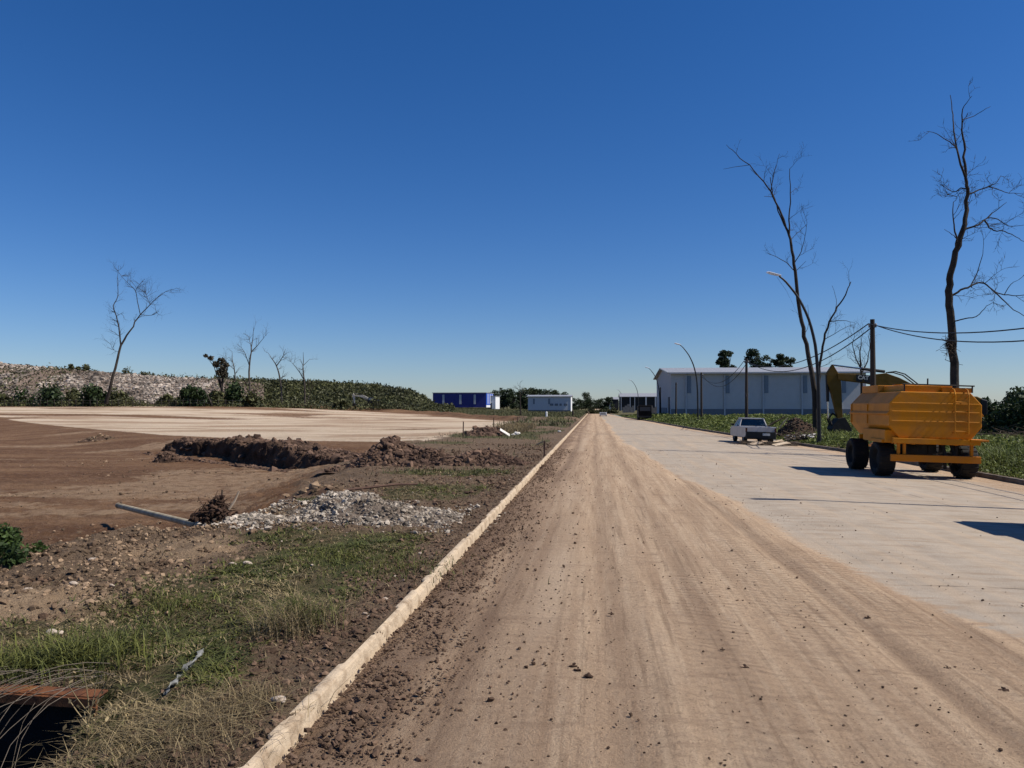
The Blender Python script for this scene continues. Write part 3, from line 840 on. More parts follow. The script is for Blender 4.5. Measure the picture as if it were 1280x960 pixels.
def bare_tree(name, label, Yd, trunk, limbs, r0, seed, mat, tw=1.0, depth=2, group=None, twign=10, jit=.4, rmin=.02, foot=None):
    rs = np.random.RandomState(seed)
    T = poly(trunk[0], Yd, rs, jit * .4)
    if foot is not None: T[0, 2] = foot
    t = thing(name, label, 'tree', tuple(T[0]), 0, group)
    o = T[0]
    Q = refine(T, rs, r0 * .17)
    rad = np.interp(np.linspace(0, 1, len(Q)), np.linspace(0, 1, len(trunk[1])), np.array(trunk[1]) * r0)
    mt = MB()
    rad[0] *= 1.25
    mt.tube(Q - o, rad, 9)
    mt.obj('trunk', mat, t, smooth=True)
    mbr = MB()
    allq = [(Q[i], rad[i], Q[min(i + 1, len(Q) - 1)] - Q[i - 1]) for i in range(int(len(Q) * .45), len(Q))]
    for pts, ra, rb in limbs:
        Pl = poly(pts, Yd, rs, jit)
        # start on the nearest point of the trunk or an earlier limb
        dd = [np.hypot(q[0][0] - Pl[0][0], q[0][2] - Pl[0][2]) for q in allq + [(x, 0, 0) for x in Q]]
        k = int(np.argmin(dd)); src = (allq + [(x, 0, 0) for x in Q])[k][0]
        Pl[:, 1] += src[1] - Pl[0][1]; Pl[0] = src
        q = refine(Pl, rs, ra * r0 * .2 + .005)
        rl = np.linspace(ra * r0, max(rb * r0, rmin * .7), len(q))
        mbr.tube(q - o, rl, 7, cap=False)
        allq += [(q[i], rl[i], q[min(i + 1, len(q) - 1)] - q[i - 1]) for i in range(1, len(q))]
    for k in range(twign):
        p, r, d = allq[rs.randint(len(allq))] if rs.rand() < .7 else allq[-1 - rs.randint(max(1, len(allq) // 2))]
        d = d / (np.linalg.norm(d) + 1e-9)
        a = rs.normal(size=3); a -= a.dot(d) * d; a /= np.linalg.norm(a)
        twig(mbr, p - o, d * .6 + a * .9 + np.array([0, 0, .2]), tw * rs.uniform(.5, 1.1), max(min(r * .5, rmin * 1.6), rmin), rs, depth)
    mbr.obj('branches', mat, t, smooth=True)
    return t


# shrubs at the foot of the hills
SH = [((21, 77), 477, 500, 0), ((-20, 18), 489, 502, 1), ((80, 100), 486, 500, 1), ((103, 132), 482, 502, 0), ((132, 160), 484, 504, 1), ((196, 226), 492, 506, 1),
      ((222, 262), 479, 506, 0), ((262, 282), 488, 507, 1), ((281, 303), 480, 508, 0), ((303, 330), 492, 508, 1), ((418, 434), 497, 509, 1), ((474, 486), 500, 510, 0)]
SHL = ['broad dark shrub thicket at the foot of the rubble hill', 'low scrub clump at the left end of the rubble hill foot', 'small green shrub between the broad thicket and the leaning tree',
       'dense dark shrub just left of the leaning dead tree foot', 'rounded shrub right of the leaning dead tree foot', 'low pale weedy shrub under the bare rubble slope',
       'tall dark thicket left of the brown leaved tree', 'low bush under the brown leaved tree', 'narrow very dark bush just left of the tall slim bare tree', 'low bush right of the tall slim bare tree',
       'low bush in the grass left of the distant digger', 'small dark round bush right of the distant digger']
for i, ((a, b), yt, yb_, kd) in enumerate(SH):
    Yd = 140 + (i % 3) * 2.5
    p0 = D(a, yb_, Yd); p1 = D(b, yb_, Yd); pt = D(a, yt, Yd)
    c = ((p0[0] + p1[0]) / 2, Yd, float(zleft((p0[0] + p1[0]) / 2, Yd, False)) - .1)
    make_shrub('shrub', SHL[i], 'shrub', c, p1[0] - p0[0], 1.15 * max(1.5, pt[2] - c[2]), M['shrub'] if kd == 0 else M['hillleaf'], 200 + i, 1500 if kd == 0 else 1000, .42, group='shrubs along the hill foot')
CR = [(88.6, 453, 460), (98, 455.5, 460), (107.8, 453, 461), (158, 454, 470), (181, 463, 470), (190, 464, 471)]
CL = ['leftmost small sapling on the rubble hill crest', 'tiny sapling between two others on the rubble crest', 'pointed small sapling right of the tiny one on the rubble crest',
      'slim green sapling on the crest right of the leaning tree', 'low green bush on the rubble crest', 'last low bush on the rubble crest before the brown tree']
for i, (a, yt, yb_) in enumerate(CR):
    Yd = 184.
    p = D(a, yb_, Yd); h = D(a, yt, Yd)[2] - p[2] + .6
    make_shrub('sapling', CL[i], 'sapling', (p[0], Yd, p[2] - .6), h * (.5 if i < 4 else 1.6), h, M['hillleaf'], 230 + i, 260, .3, group='saplings on the rubble crest')

# bare trees on the left
bare_tree('dead_tree', 'tall leaning forked dead tree beyond the pale pad, by the rubble hill', 132,
          ([(132.5, 504), (138, 482), (144, 460), (151, 431), (162.5, 414), (172.5, 397), (182.5, 386), (197.5, 371), (207.5, 364), (221, 360)], [1, .85, .7, .6, .42, .35, .25, .18, .13, .06]),
          [([(151, 431), (149, 415), (145, 395), (140, 382), (147.5, 371), (146, 352), (147.5, 332)], .45, .07), ([(173, 395), (168, 376), (166, 362), (155, 352), (147.5, 344)], .25, .08),
           ([(176, 396), (186, 394), (195, 388)], .18, .06), ([(184, 385), (178, 372), (176, 364)], .14, .06), ([(166, 362), (172, 355), (179, 348)], .12, .05), ([(146, 395), (152, 390)], .12, .06),
           ([(190, 378), (197, 364)], .12, .06), ([(147, 440), (140, 436), (139, 428)], .1, .05)],   .31, 301, M['bark'], 2.2, 2, None, 60, 1.2, .035)
bare_tree('slim_bare_tree', 'tall slim bare tree, tallest of the row before the green hill', 146,
          ([(312.5, 509), (312, 480), (312, 457), (314, 440), (316, 424), (317, 410)], [1, .8, .65, .5, .3, .1]),
          [([(312, 458), (306, 443), (300, 434)], .4, .12), ([(314, 440), (322, 430), (331, 419)], .4, .12), ([(315, 432), (309, 420)], .3, .1)], .24, 302, M['bark_pale'], 1.8, 2, 'bare trees before the green hill', 22, .8, .035)
bare_tree('slim_bare_tree', 'bare tree with a wide forked top, right of the tallest slim one', 146,
          ([(353, 509), (352, 490), (350, 472), (346, 457), (341, 450), (335, 441)], [1, .8, .7, .5, .35, .12]),
          [([(346, 457), (351, 447), (355, 436)], .5, .12), ([(350, 472), (357, 468)], .3, .1)], .22, 303, M['bark_pale'], 1.5, 2, 'bare trees before the green hill', 14, .8, .035)
bare_tree('slim_bare_tree', 'rightmost slim bare tree before the green hill, with spreading twigs', 146,
          ([(381.5, 509), (381, 490), (380, 475), (379, 457), (379, 440)], [1, .8, .65, .4, .12]),
          [([(380, 474), (373, 462), (364, 452)], .5, .12), ([(379, 458), (387, 449)], .3, .1), ([(386, 506), (388, 492), (385, 482)], .4, .1)], .22, 304, M['bark_pale'], 1.6, 2, 'bare trees before the green hill', 18, .8, .035)
bare_tree('slim_bare_tree', 'thin bare tree close behind the brown leaved tree', 152,
          ([(294.5, 505), (294.5, 478), (293, 462), (290, 448), (290, 440)], [1, .8, .6, .4, .12]),
          [([(294, 470), (299, 462)], .4, .12), ([(293, 463), (286, 454), (284, 447)], .4, .1)], .17, 305, M['bark_pale'], 1.4, 2, 'bare trees before the green hill', 14, .8, .03)
bare_tree('bare_sapling', 'single thin bare sapling standing left of the pale grey building', 105,
          ([(650.5, 519), (650.5, 505), (650, 492), (650, 479)], [1, .8, .5, .15]),
          [([(650, 497), (655, 488)], .5, .15), ([(650, 492), (646, 484)], .4, .15)], .1, 306, M['bark'], .8, 1, None, 10, .3, .02)
# brown leaved tree, leaning
p = D(277, 509, 143)
bx = [(265, 448, 4), (259, 445, 3), (270, 455, 5), (276, 452, 6), (279, 461, 6.5), (281, 468, 5.5), (276, 466, 5), (283, 456, 4)]
lob = []
for a, b_, r_ in bx:
    q = D(a, b_, 143) - p
    lob.append((q[0], RS.uniform(-.6, .6), q[2], r_ * .143, r_ * .14, r_ * .13))
make_tree('brown_leaved_tree', 'tree with dense brown leaves leaning left at the rubble hill end', tuple(p), D(277, 445, 143)[2] - p[2], 4, M['rust_leaf'], 310, 1600, .26, lob=lob)
# leaning post
q0 = np.array(D(265.5, 507, 139)); q1 = np.array(D(255, 486, 139))
tag(MB().tube([q0, (q0 + q1) / 2 + .05, q1], [.09, .08, .06], 6).obj('leaning_post', M['bark_pale']), 'thin pale post leaning left below the brown leaved tree', 'post')
# wire fence along the hill foot
ft = thing('wire_fence', 'thin post and wire fence along the foot of the rubble hill', 'fence', (float(D(0, 505, 137)[0]), 137, 2))
fo = np.array(ft.location)
fpx = np.linspace(-30, 300, 38)
wires = [[], []]
for i, a in enumerate(fpx):
    x = D(a, 505, 137)[0]; z = float(zleft(x, 137, False))
    q = np.array([x, 137, z]) - fo
    MB().tube([q - [0, 0, .2], q + [RS.uniform(-.05, .05), 0, 1.35]], .05, 5).obj('post', M['bark_pale'], ft)
    wires[0].append(q + [0, -.05, 1.2]); wires[1].append(q + [0, -.05, .7])
for w_ in wires:
    MB().tube(w_, .012, 4).obj('wire', M['steel'], ft)

# ------------------------------------------------------------------ left buildings
def gable_box(x0, x1, y0, y1, eave, ridge, axis, over=.15):
    """outline of a roof slab, ridge along the given axis"""
    mb = MB()
    if axis == 'x':
        ym = (y0 + y1) / 2
        mb.prism([(y0 - over, eave), (ym, ridge), (y1 + over, eave), (y1 + over, eave + .16), (ym, ridge + .16), (y0 - over, eave + .16)], 0, x0 - over, x1 + over)
    else:
        xm = (x0 + x1) / 2
        mb.prism([(x0 - over, eave), (xm, ridge), (x1 + over, eave), (x1 + over, eave + .16), (xm, ridge + .16), (x0 - over, eave + .16)], 1, y0 - over, y1 + over)
    return mb


def Pd(px, Yd): return D(px, 508, Yd)[0]


# blue building
Yd = 262.
x0, x1 = Pd(541, Yd), Pd(607.5, Yd)
t = thing('blue_building', 'deep blue metal sided building with pale vertical strips behind the pad', 'building', ((x0 + x1) / 2, Yd, 1.35))
w_, dp, h_ = x1 - x0, 18, 4.95
MB().box((0, dp / 2, h_ / 2), (w_, dp, h_)).obj('wall', M['blue'], t)
MB().box((w_ / 2 + .06, dp / 2, h_ / 2 + .4), (.12, dp - .1, h_ - .8)).obj('end_wall', M['blue_sunlit'], t)
MB().box((w_ / 2 + .08, dp / 2, .4), (.16, dp - .05, .79)).obj('plinth', M['whitewall'], t)
MB().box((0, dp / 2, h_ + .1), (w_ + .5, dp + .5, .2)).obj('roof', M['roof'], t)
for f_ in (.2, .52, .79):
    MB().box((-w_ / 2 + f_ * w_, -.06, h_ * .56), (.75, .1, h_ * .66)).obj('translucent_strip', M['pilaster'], t)
for f_ in (.2, .5, .8):
    MB().box((w_ / 2 + .16, f_ * dp, h_ * .6), (.1, 1.2, h_ * .7)).obj('translucent_strip', M['whitewall'], t)
# white building behind it
Yd = 272.
x0, x1 = Pd(609.5, Yd), Pd(619, Yd)
t = thing('white_building', 'small pale building with a bright white end, right of the blue building', 'building', ((x0 + x1) / 2, Yd, 0.7))
w_ = x1 - x0; h_ = 4.6; dp = 12
MB().box((0, dp / 2, h_ / 2), (w_, dp, h_)).obj('wall', M['greywall'], t)
MB().box((w_ / 2 + .06, dp / 2, h_ / 2), (.12, dp, h_ - .05)).obj('end_wall', M['whitewall'], t)
MB().box((.05, dp / 2, h_ + .1), (w_ + .5, dp + .4, .2)).obj('roof', M['roof'], t)
MB().box((-w_ * .1, -.05, 1.1), (.9, .08, 2.2)).obj('door', M['dooriron'], t)
# pale grey building
Yd = 236.
x0, x1 = Pd(660, Yd), Pd(713, Yd)
t = thing('pale_grey_building', 'long low pale grey building with small windows, far left of the road', 'building', ((x0 + x1) / 2, Yd, -.1))
w_ = x1 - x0; h_ = 4.75; dp = 12
MB().box((0, dp / 2, h_ / 2 + .35), (w_, dp, h_ - .7)).obj('wall', M['greywall'], t)
MB().box((0, dp / 2, .35), (w_ + .04, dp + .04, .7)).obj('plinth', M['dado'], t)
MB().box((w_ / 2 + .08, dp / 2, h_ / 2), (.16, dp + .1, h_)).obj('end_wall', M['whitewall'], t)
gable_box(-w_ / 2, w_ / 2, 0, dp, h_, h_ + .5, 'x', .45).obj('roof', M['roof'], t)
for f_ in (.14, .5):
    MB().box((-w_ / 2 + f_ * w_, -.05, h_ * .7), (.55, .08, h_ * .35)).obj('translucent_strip', M['skylight'], t)
for f_ in (.56, .67, .77, .885):
    fr = MB().box((-w_ / 2 + f_ * w_, -.05, 2.35), (.95 if f_ != .77 else .6, .08, .62)).obj('window', M['dooriron'], t)
    MB().box((-w_ / 2 + f_ * w_, -.1, 2.35), (.7 if f_ != .77 else .42, .02, .45)).obj('pane', M['skylight'], fr)

# ------------------------------------------------------------------ far trees
protos = []
for i in range(4):
    protos.append((make_tree('far_tree', 'x', (0, 0, -50), 9, 9.5 if i % 2 else 8, M['tree'] if i < 3 else M['tree2'], 330 + i, 2600, .36, .1 if i < 3 else .3, None, None, 24), 9.0, 8.0))
FT = [(566, 492, 330, 1), (612, 489, 335, 0), (622, 486.5, 330, 1), (634, 484, 330, 0), (641, 489, 322, 2), (655, 486, 328, 1), (662, 483, 330, 3), (672, 484.5, 335, 0), (682, 485, 330, 1), (692, 487, 330, 2),
      (699, 488.5, 325, 1), (719, 497, 325, 1), (727, 499, 330, 0), (732, 489, 335, 3), (738, 498, 330, 1), (746, 499.5, 340, 0), (754, 497.5, 335, 1), (761, 496, 330, 2), (769, 499, 340, 1)]
FL = ['dark tree just right of the green hill behind the blue building', 'dark tree behind the small white building', 'second dark tree right of the white building', 'taller dark tree in the gap left of the thin sapling',
      'low dark tree behind the thin bare sapling', 'bushy dark tree left of the pale grey building', 'tallest open crowned tree above the pale grey building left end', 'round dark crown above the pale grey roof near its left third',
      'round dark crown above the middle of the pale grey roof', 'dark crown above the pale grey roof right of its middle', 'smaller dark crown above the pale grey building right end', 'dark tree just right of the pale grey building',
      'low dark tree second from the pale grey building towards the road', 'tall slender light tree standing above the others left of the road end', 'dark tree just left of the far road end',
      'low dark tree straight beyond the far road end', 'dark tree beyond the road end towards the dark shed', 'bushy tree left of the dark open shed', 'dark low tree behind the left end of the dark shed']
for i, (a, yt, Yd, k) in enumerate(FT):
    h = D(a, yt, Yd)[2] + .4
    pr, h0, w0 = protos[k]
    sz = h / h0
    wd = .62 if i == 13 else (1.0 if i not in (16, 12, 15) else 1.25)
    o = dup(pr, (Pd(a, Yd), Yd, -.2), RS.uniform(0, 6.28), FL[i], (sz * wd, sz * wd, sz))
    o['group'] = 'trees along the far horizon'
# trees behind the warehouse
for a, yt, wpx, sd, lb in ((909, 436, 22, 350, 'small dark tree rising behind the warehouse roof, left of its neighbours'), (947, 433.5, 30, 351, 'largest dark leafy tree rising behind the warehouse roof'),
                           (979, 440, 24, 352, 'dark tree behind the warehouse roof, right of the largest one')):
    Yd = 168.
    h = D(a, yt, Yd)[2]
    make_tree('roadside_tree', lb, (Pd(a, Yd), Yd, 0), h, wpx * .2, M['tree'], sd, 3600, .26, .6, 'trees behind the warehouse', None, 26)
for pr, _, _ in protos:          # the patterns themselves stay out of the scene
    for c in list(pr.children): bpy.data.objects.remove(c)
    bpy.data.objects.remove(pr)

# ------------------------------------------------------------------ warehouse and shed
Yd = 122.
x0 = Pd(839, Yd); x1 = Pd(1083, Yd)
t = thing('warehouse', 'large pale grey metal warehouse with a dark blue base band', 'building', ((x0 + x1) / 2, Yd, 0))
w_ = x1 - x0; dp = 28.; eave = 6.85; ridge = 8.25
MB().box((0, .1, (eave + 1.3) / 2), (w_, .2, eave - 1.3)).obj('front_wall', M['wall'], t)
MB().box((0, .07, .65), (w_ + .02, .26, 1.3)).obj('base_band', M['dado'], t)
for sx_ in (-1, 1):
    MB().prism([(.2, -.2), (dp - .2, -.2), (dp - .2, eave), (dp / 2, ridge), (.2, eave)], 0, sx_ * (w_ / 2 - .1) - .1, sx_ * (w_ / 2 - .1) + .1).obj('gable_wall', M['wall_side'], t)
MB().box((0, dp - .1, eave / 2), (w_, .2, eave)).obj('back_wall', M['wall'], t)
rf = gable_box(-w_ / 2, w_ / 2, 0, dp, eave, ridge, 'x', .6).obj('roof', M['roof'], t)
MB().box((0, -.67, eave + .02), (w_ + .6, .14, .2)).obj('gutter', M['pilaster'], rf)
for px_ in (857.5, 905.7, 954, 1002.5, 1051):
    xx = Pd(px_, Yd) - (x0 + x1) / 2
    MB().box((xx, -.12, eave / 2), (.22, .14, eave)).obj('pilaster', M['pilaster'], t)
    MB().box((xx + .48, -.03, 5.1), (.6, .1, 2.7)).obj('translucent_strip', M['skylight'], t)
dr = MB().box((-w_ / 2 - .05, 3.2, 1.6), (.12, 2.0, 3.2)).obj('door', M['dooriron'], t)
MB().box((-w_ / 2 - .13, 2.5, 1.3), (.05, .12, .3)).obj('handle', M['steel'], dr)
MB().box((-w_ / 2 - .04, 12, .75), (.1, 10, 1.5)).obj('side_band', M['dado'], t)
# dark open shed further on
Yd = 285.
x0 = Pd(775.5, Yd); x1 = Pd(832, Yd)
t = thing('dark_shed', 'dark open sided shed with a pale roof and white pillars beyond the warehouse', 'building', ((x0 + x1) / 2, Yd, 0))
w_ = x1 - x0
MB().box((0, 6.5, 2.75), (w_ - .4, 12, 5.0)).obj('wall', M['shed'], t)
gable_box(-w_ / 2, w_ / 2, 0, 14, 5.15, 6.5, 'x', .3).obj('roof', M['roof'], t)
MB().prism([(.05, 5.1), (7, 6.45), (13.95, 5.1), (13.95, 0), (.05, 0)], 0, -w_ / 2 - .05, -w_ / 2 + .15).obj('gable_wall', M['shed'], t)
for f_ in (.0, .2, .3, .55, .76):
    MB().box((-w_ / 2 + f_ * w_ + .3, -.15, 2.6), (.25 if f_ < .5 else .5, .3, 5.2)).obj('pillar', M['pilaster'], t)
x0 = Pd(764, 330); x1 = Pd(773, 330)
t = thing('far_shed', 'small dark shed with a pale left end, farthest building along the road', 'building', ((x0 + x1) / 2, 330, 0))
MB().box((0, 5, 2.3), (x1 - x0, 10, 4.6)).obj('wall', M['shed'], t)
gable_box(-(x1 - x0) / 2, (x1 - x0) / 2, 0, 10, 4.6, 5.6, 'x', .2).obj('roof', M['roof'], t)
MB().box((-(x1 - x0) / 2 - .5, 5, 1.9), (.9, 10, 3.8)).obj('end_wall', M['whitewall'], t)
# unfinished block walls by the verge
for (a, b_, Yd, h_, lb) in ((809, 821, 160, 1.9, 'low grey block wall between the dark shed and the warehouse'), (778, 793, 205, 2.0, 'broken pale block wall in front of the dark shed')):
    x0 = Pd(a, Yd); x1 = Pd(b_, Yd)
    mb = MB()
    n = 5
    for i in range(n):
        f0, f1 = i / n, (i + 1) / n
        mb.box((x0 + (f0 + f1) / 2 * (x1 - x0), Yd, h_ * (.4 + .1 * ((i * 7) % 3)) - .2), ((x1 - x0) / n, .2, h_ * (.8 + .2 * ((i * 7) % 3) * (1 if Yd > 200 else .2)) + .2))
    tag(mb.obj('block_wall', M['block']), lb, 'wall')

# ------------------------------------------------------------------ poles, cables, lamps
PX = 11.3
poles = [(12.3, 7.5), (PX + .2, 33.3), (PX, 59.), (PX + .1, 84.), (PX, 109.), (PX, 134.)]
tops = []
PLb = ['', 'wooden pole rising behind the yellow tank', 'wooden pole behind the white pickup', 'wooden pole beside the second street lamp', 'wooden pole before the warehouse left corner', 'farthest short wooden pole by the warehouse side']
for i, (x, y) in enumerate(poles):
    z = float(zright(x, y)); h = 5.25 if i < 4 else 4.9
    tops.append((x, y, z + h))
    lean = RS.uniform(-.06, .06)
    if i == 0: PLb[0] = 'wooden pole out of sight to the right'
    t = thing('utility_pole', PLb[i], 'pole', (x, y, z), 0, 'wooden poles along the right verge')
    MB().tube([(0, 0, -.4), (lean * .5, 0, h * .5), (lean, 0, h)], [.13, .115, .09], 9).obj('post', M['wood'], t, smooth=True)
    MB().box((lean, 0, h - .3), (.3, .08, .08)).obj('bracket', M['steel'], t)
    for s_ in (-.14, .14):
        MB().lathe([(.0, 0), (.035, 0), (.045, .05), (.03, .09), (.0, .1)], (lean + s_, 0, h - .26), 2, 8).obj('insulator', M['pilaster'], t)
CB = ['', 'upper', 'lower']


def cable(p, q, sag, lb, r=.016):
    T = np.linspace(0, 1, 30)
    P = np.array(p)[None] * (1 - T[:, None]) + np.array(q)[None] * T[:, None]
    P[:, 2] -= sag * 4 * T * (1 - T)
    tag(MB().tube(P, r, 5).obj('overhead_cable', M['cable']), lb, 'cable', 'cables between the wooden poles')


CN = [('upper black cable running off the right edge from the pole behind the tank', 'lower black cable running off the right edge from the pole behind the tank'),
      ('upper black cable from the tank pole to the pole behind the pickup', 'lower black cable from the tank pole to the pole behind the pickup'),
      ('upper cable from the pickup pole to the next pole along the warehouse', 'lower cable from the pickup pole to the next pole along the warehouse')]
for i in range(3):
    a, b_ = tops[i], tops[i + 1]
    sg = (1.35, 1.0, 1.3)[i]
    cable((a[0] - .14, a[1], a[2] - .18), (b_[0] - .14, b_[1], b_[2] - .18), sg, CN[i][0], .02 if i == 0 else .024)
    cable((a[0] + .14, a[1], a[2] - .2), (b_[0] + .14, b_[1], b_[2] - .25), sg + .28, CN[i][1], .02 if i == 0 else .024)


def street_lamp(label, x, y, h=7.95):
    t = thing('street_lamp', label, 'street lamp', (x, y, float(zright(x, y))), 0, 'curved street lamps along the right verge')
    P = [(0, 0, -.3), (0, 0, 1.5), (-.02, 0, 3.2), (-.12, 0, 4.6), (-.4, 0, 5.8), (-.85, 0, 6.8), (-1.45, 0, h - .35), (-1.75, 0, h - .1)]
    MB().tube(refine(np.array(P), np.random.RandomState(1), 0, 3), np.linspace(.095, .04, 22), 9).obj('post', M['lampsteel'], t, smooth=True)
    MB().lathe([(.0, 0), (.17, 0), (.17, .03), (.11, .06), (.11, .35), (.0, .35)], (0, 0, 0), 2, 12).obj('base_plate', M['lampsteel'], t)
    a = R(12)
    rot = [[math.cos(a), 0, math.sin(a)], [0, 1, 0], [-math.sin(a), 0, math.cos(a)]]
    hd = MB()
    prof = [(-.36, .0), (.26, .0), (.34, .03), (.3, .085), (-.26, .11), (-.38, .05)]
    hd.prism(prof, 1, -.11, .11)
    ho = hd.obj('lamp_head', M['lamphead'], t, bevel=.02)
    ho.location = (-1.98, 0, h - .04); ho.rotation_euler = (R(14), R(14), 0)
    MB().box((-.03, 0, -.012), (.4, .16, .02)).obj('lens', M['lens'], ho)
    return t


lamp = street_lamp('nearest curved street lamp, in front of the leaning dead tree', 10.45, 37.3)
for (x, y), lb in (((12.5, 14.1), 'street lamp out of sight to the right of the view'), ((10.5, 80.), 'second curved street lamp, before the warehouse left half'), ((10.5, 126.), 'third street lamp, against the warehouse gable end'),
                   ((10.6, 188.), 'fourth street lamp, above the dark open shed'), ((10.6, 290.), 'farthest tiny street lamp at the left end of the dark shed')):
    dup(lamp, (x, y, float(zright(x, y))), 0, lb)

# ------------------------------------------------------------------ big dead trees on the right
bare_tree('leaning_dead_tree', 'tall leaning dead tree with two stems behind the nearest street lamp', 46.5,
          ([(1021, 545), (1019, 500), (1016, 470), (1010, 440), (1003, 410), (999, 385), (995, 350), (992, 320), (988, 300), (985, 290), (976, 268), (967, 245), (955, 227), (935, 206), (920, 192), (908, 181)],
           [1, .9, .8, .72, .65, .6, .55, .48, .42, .38, .32, .26, .21, .16, .12, .06]),
          [([(1021, 520), (1023, 495), (1024, 470), (1027, 440), (1032, 418), (1040, 395), (1051, 378), (1059, 365), (1064, 352)], .55, .14),
           ([(1004, 410), (997, 388), (985, 362), (973, 345)], .0001, .0001),
           ([(986, 292), (987, 275), (989, 240), (988, 210)], .3, .1), ([(985, 290), (974, 262), (967, 240), (964, 220)], .24, .12), ([(966, 238), (970, 210), (976, 190)], .14, .05),
           ([(934, 207), (920, 207), (905, 210)], .1, .05), ([(995, 338), (984, 328), (972, 321), (960, 316)], .16, .06), ([(996, 332), (1002, 314), (1007, 295), (1009, 278)], .16, .05),
           ([(990, 300), (1000, 288), (1009, 280)], .1, .05), ([(999, 335), (1008, 326)], .1, .05), ([(966, 245), (957, 243)], .1, .06), ([(1036, 408), (1047, 402), (1062, 405)], .14, .05),
           ([(1030, 430), (1040, 418), (1050, 412), (1066, 405)], .12, .04), ([(1041, 392), (1040, 378), (1034, 360)], .1, .04), ([(945, 217), (938, 210)], .1, .07), ([(1006, 420), (1014, 405), (1012, 380)], .09, .03)],
          .175, 320, M['bark'], .9, 2, None, 26, .35, .011, foot=-.1)
bare_tree('rough_dead_tree', 'thick dark dead tree with crooked branches behind the yellow tank', 29.5,
          ([(1193, 545), (1193, 480), (1192, 440), (1189, 400), (1187, 372), (1187, 350), (1192, 322), (1200, 300), (1206, 280), (1209, 258), (1208, 238), (1206, 222), (1206, 195), (1204, 170), (1202, 150), (1206, 132), (1215, 120)],
           [1, .95, .9, .85, .8, .72, .66, .6, .52, .45, .38, .33, .26, .2, .15, .09, .04]),
          [([(1203, 220), (1194, 200), (1190, 180), (1188, 160), (1187, 140), (1184, 122)], .26, .07), ([(1190, 186), (1180, 176), (1168, 168), (1156, 166)], .14, .04),
           ([(1205, 155), (1214, 148), (1226, 140), (1234, 136)], .1, .03), ([(1193, 318), (1193, 300), (1189, 288), (1187, 272), (1187, 258), (1192, 248)], .24, .05), ([(1190, 300), (1182, 297), (1172, 291)], .1, .03),
           ([(1207, 295), (1217, 284), (1228, 275), (1237, 267), (1252, 256)], .24, .05), ([(1232, 270), (1236, 282), (1243, 288), (1256, 288), (1270, 295), (1282, 302)], .2, .05), ([(1237, 268), (1250, 272), (1262, 282), (1284, 280)], .14, .04),
           ([(1210, 250), (1216, 241), (1228, 237), (1240, 232), (1247, 222)], .2, .05), ([(1236, 234), (1250, 236), (1262, 240), (1284, 242)], .13, .04), ([(1207, 240), (1197, 237), (1190, 243), (1180, 238), (1171, 232)], .16, .04), ([(1190, 242), (1178, 246)], .09, .04),
           ([(1194, 370), (1202, 362), (1215, 358), (1225, 352), (1235, 356), (1243, 365), (1256, 368), (1270, 370), (1286, 368)], .26, .07), ([(1240, 362), (1247, 374), (1262, 388), (1282, 400)], .17, .06), ([(1214, 358), (1222, 345), (1230, 322), (1232, 305)], .15, .04),
           ([(1195, 396), (1208, 398), (1222, 396), (1232, 385), (1242, 378)], .16, .05), ([(1252, 367), (1262, 355), (1272, 350)], .1, .04), ([(1190, 455), (1183, 449)], .1, .05), ([(1196, 448), (1206, 456)], .07, .04)],
          .158, 321, M['bark'], .7, 2, None, 52, .25, .009, foot=-.1)
bare_tree('bare_tree', 'small fine twigged bare tree showing above the digger arm', 72,
          ([(1077, 525), (1077, 480), (1076, 460), (1075, 440), (1078, 418)], [1, .8, .6, .4, .1]),
          [([(1076, 462), (1069, 448), (1065, 430), (1068, 418)], .5, .1), ([(1077, 470), (1084, 452), (1087, 435), (1085, 420)], .5, .1)], .13, 322, M['bark'], 1.2, 2, None, 22, .3, .014, foot=0)
# nest-like clump on the thick trunk
q = D(1187, 431, 29.3)
mb = MB()
for i in range(90):
    a = RS.normal(size=3) * [.07, .07, .11]
    mb.tube([q + a - RS.normal(size=3) * .12, q + a, q + a + RS.normal(size=3) * .12 - [0, 0, .06]], .008, 3, cap=False)
tag(mb.obj('bird_nest', M['brush']), 'dark twiggy bird nest clinging to the thick dead trunk', 'nest')

# big leafy thicket on the right
c = Pd(1252, 47)
make_shrub('leafy_thicket', 'large dark leafy thicket behind the yellow tank, at the frame edge', 'bush', (c + 1.0, 47, 0), 9.5, 2.85, M['shrub'], 360, 15000, .15, dep=3.5)
make_shrub('tall_bush', 'darker taller bush cut by the right frame edge', 'bush', (Pd(1283, 42), 42, 0), 3.2, 3.0, M['shrub'], 361, 5000, .13, dep=2.0)
t = thing('brushwood_heap', 'low grey brown heap of dead brush in front of the leafy thicket', 'brush heap', (Pd(1250, 38), 38, .05))
mb = MB(); rs = np.random.RandomState(44)
for i in range(260):
    a = np.array([rs.normal() * 1.6, rs.normal() * .6, abs(rs.normal()) * .22])
    d = rs.normal(size=3) * [.5, .4, .16]
    mb.tube([a - d, a, a + d + rs.normal(size=3) * .06], [.016, .013, .006], 4, cap=False)
mb.obj('twigs', M['brush'], t)

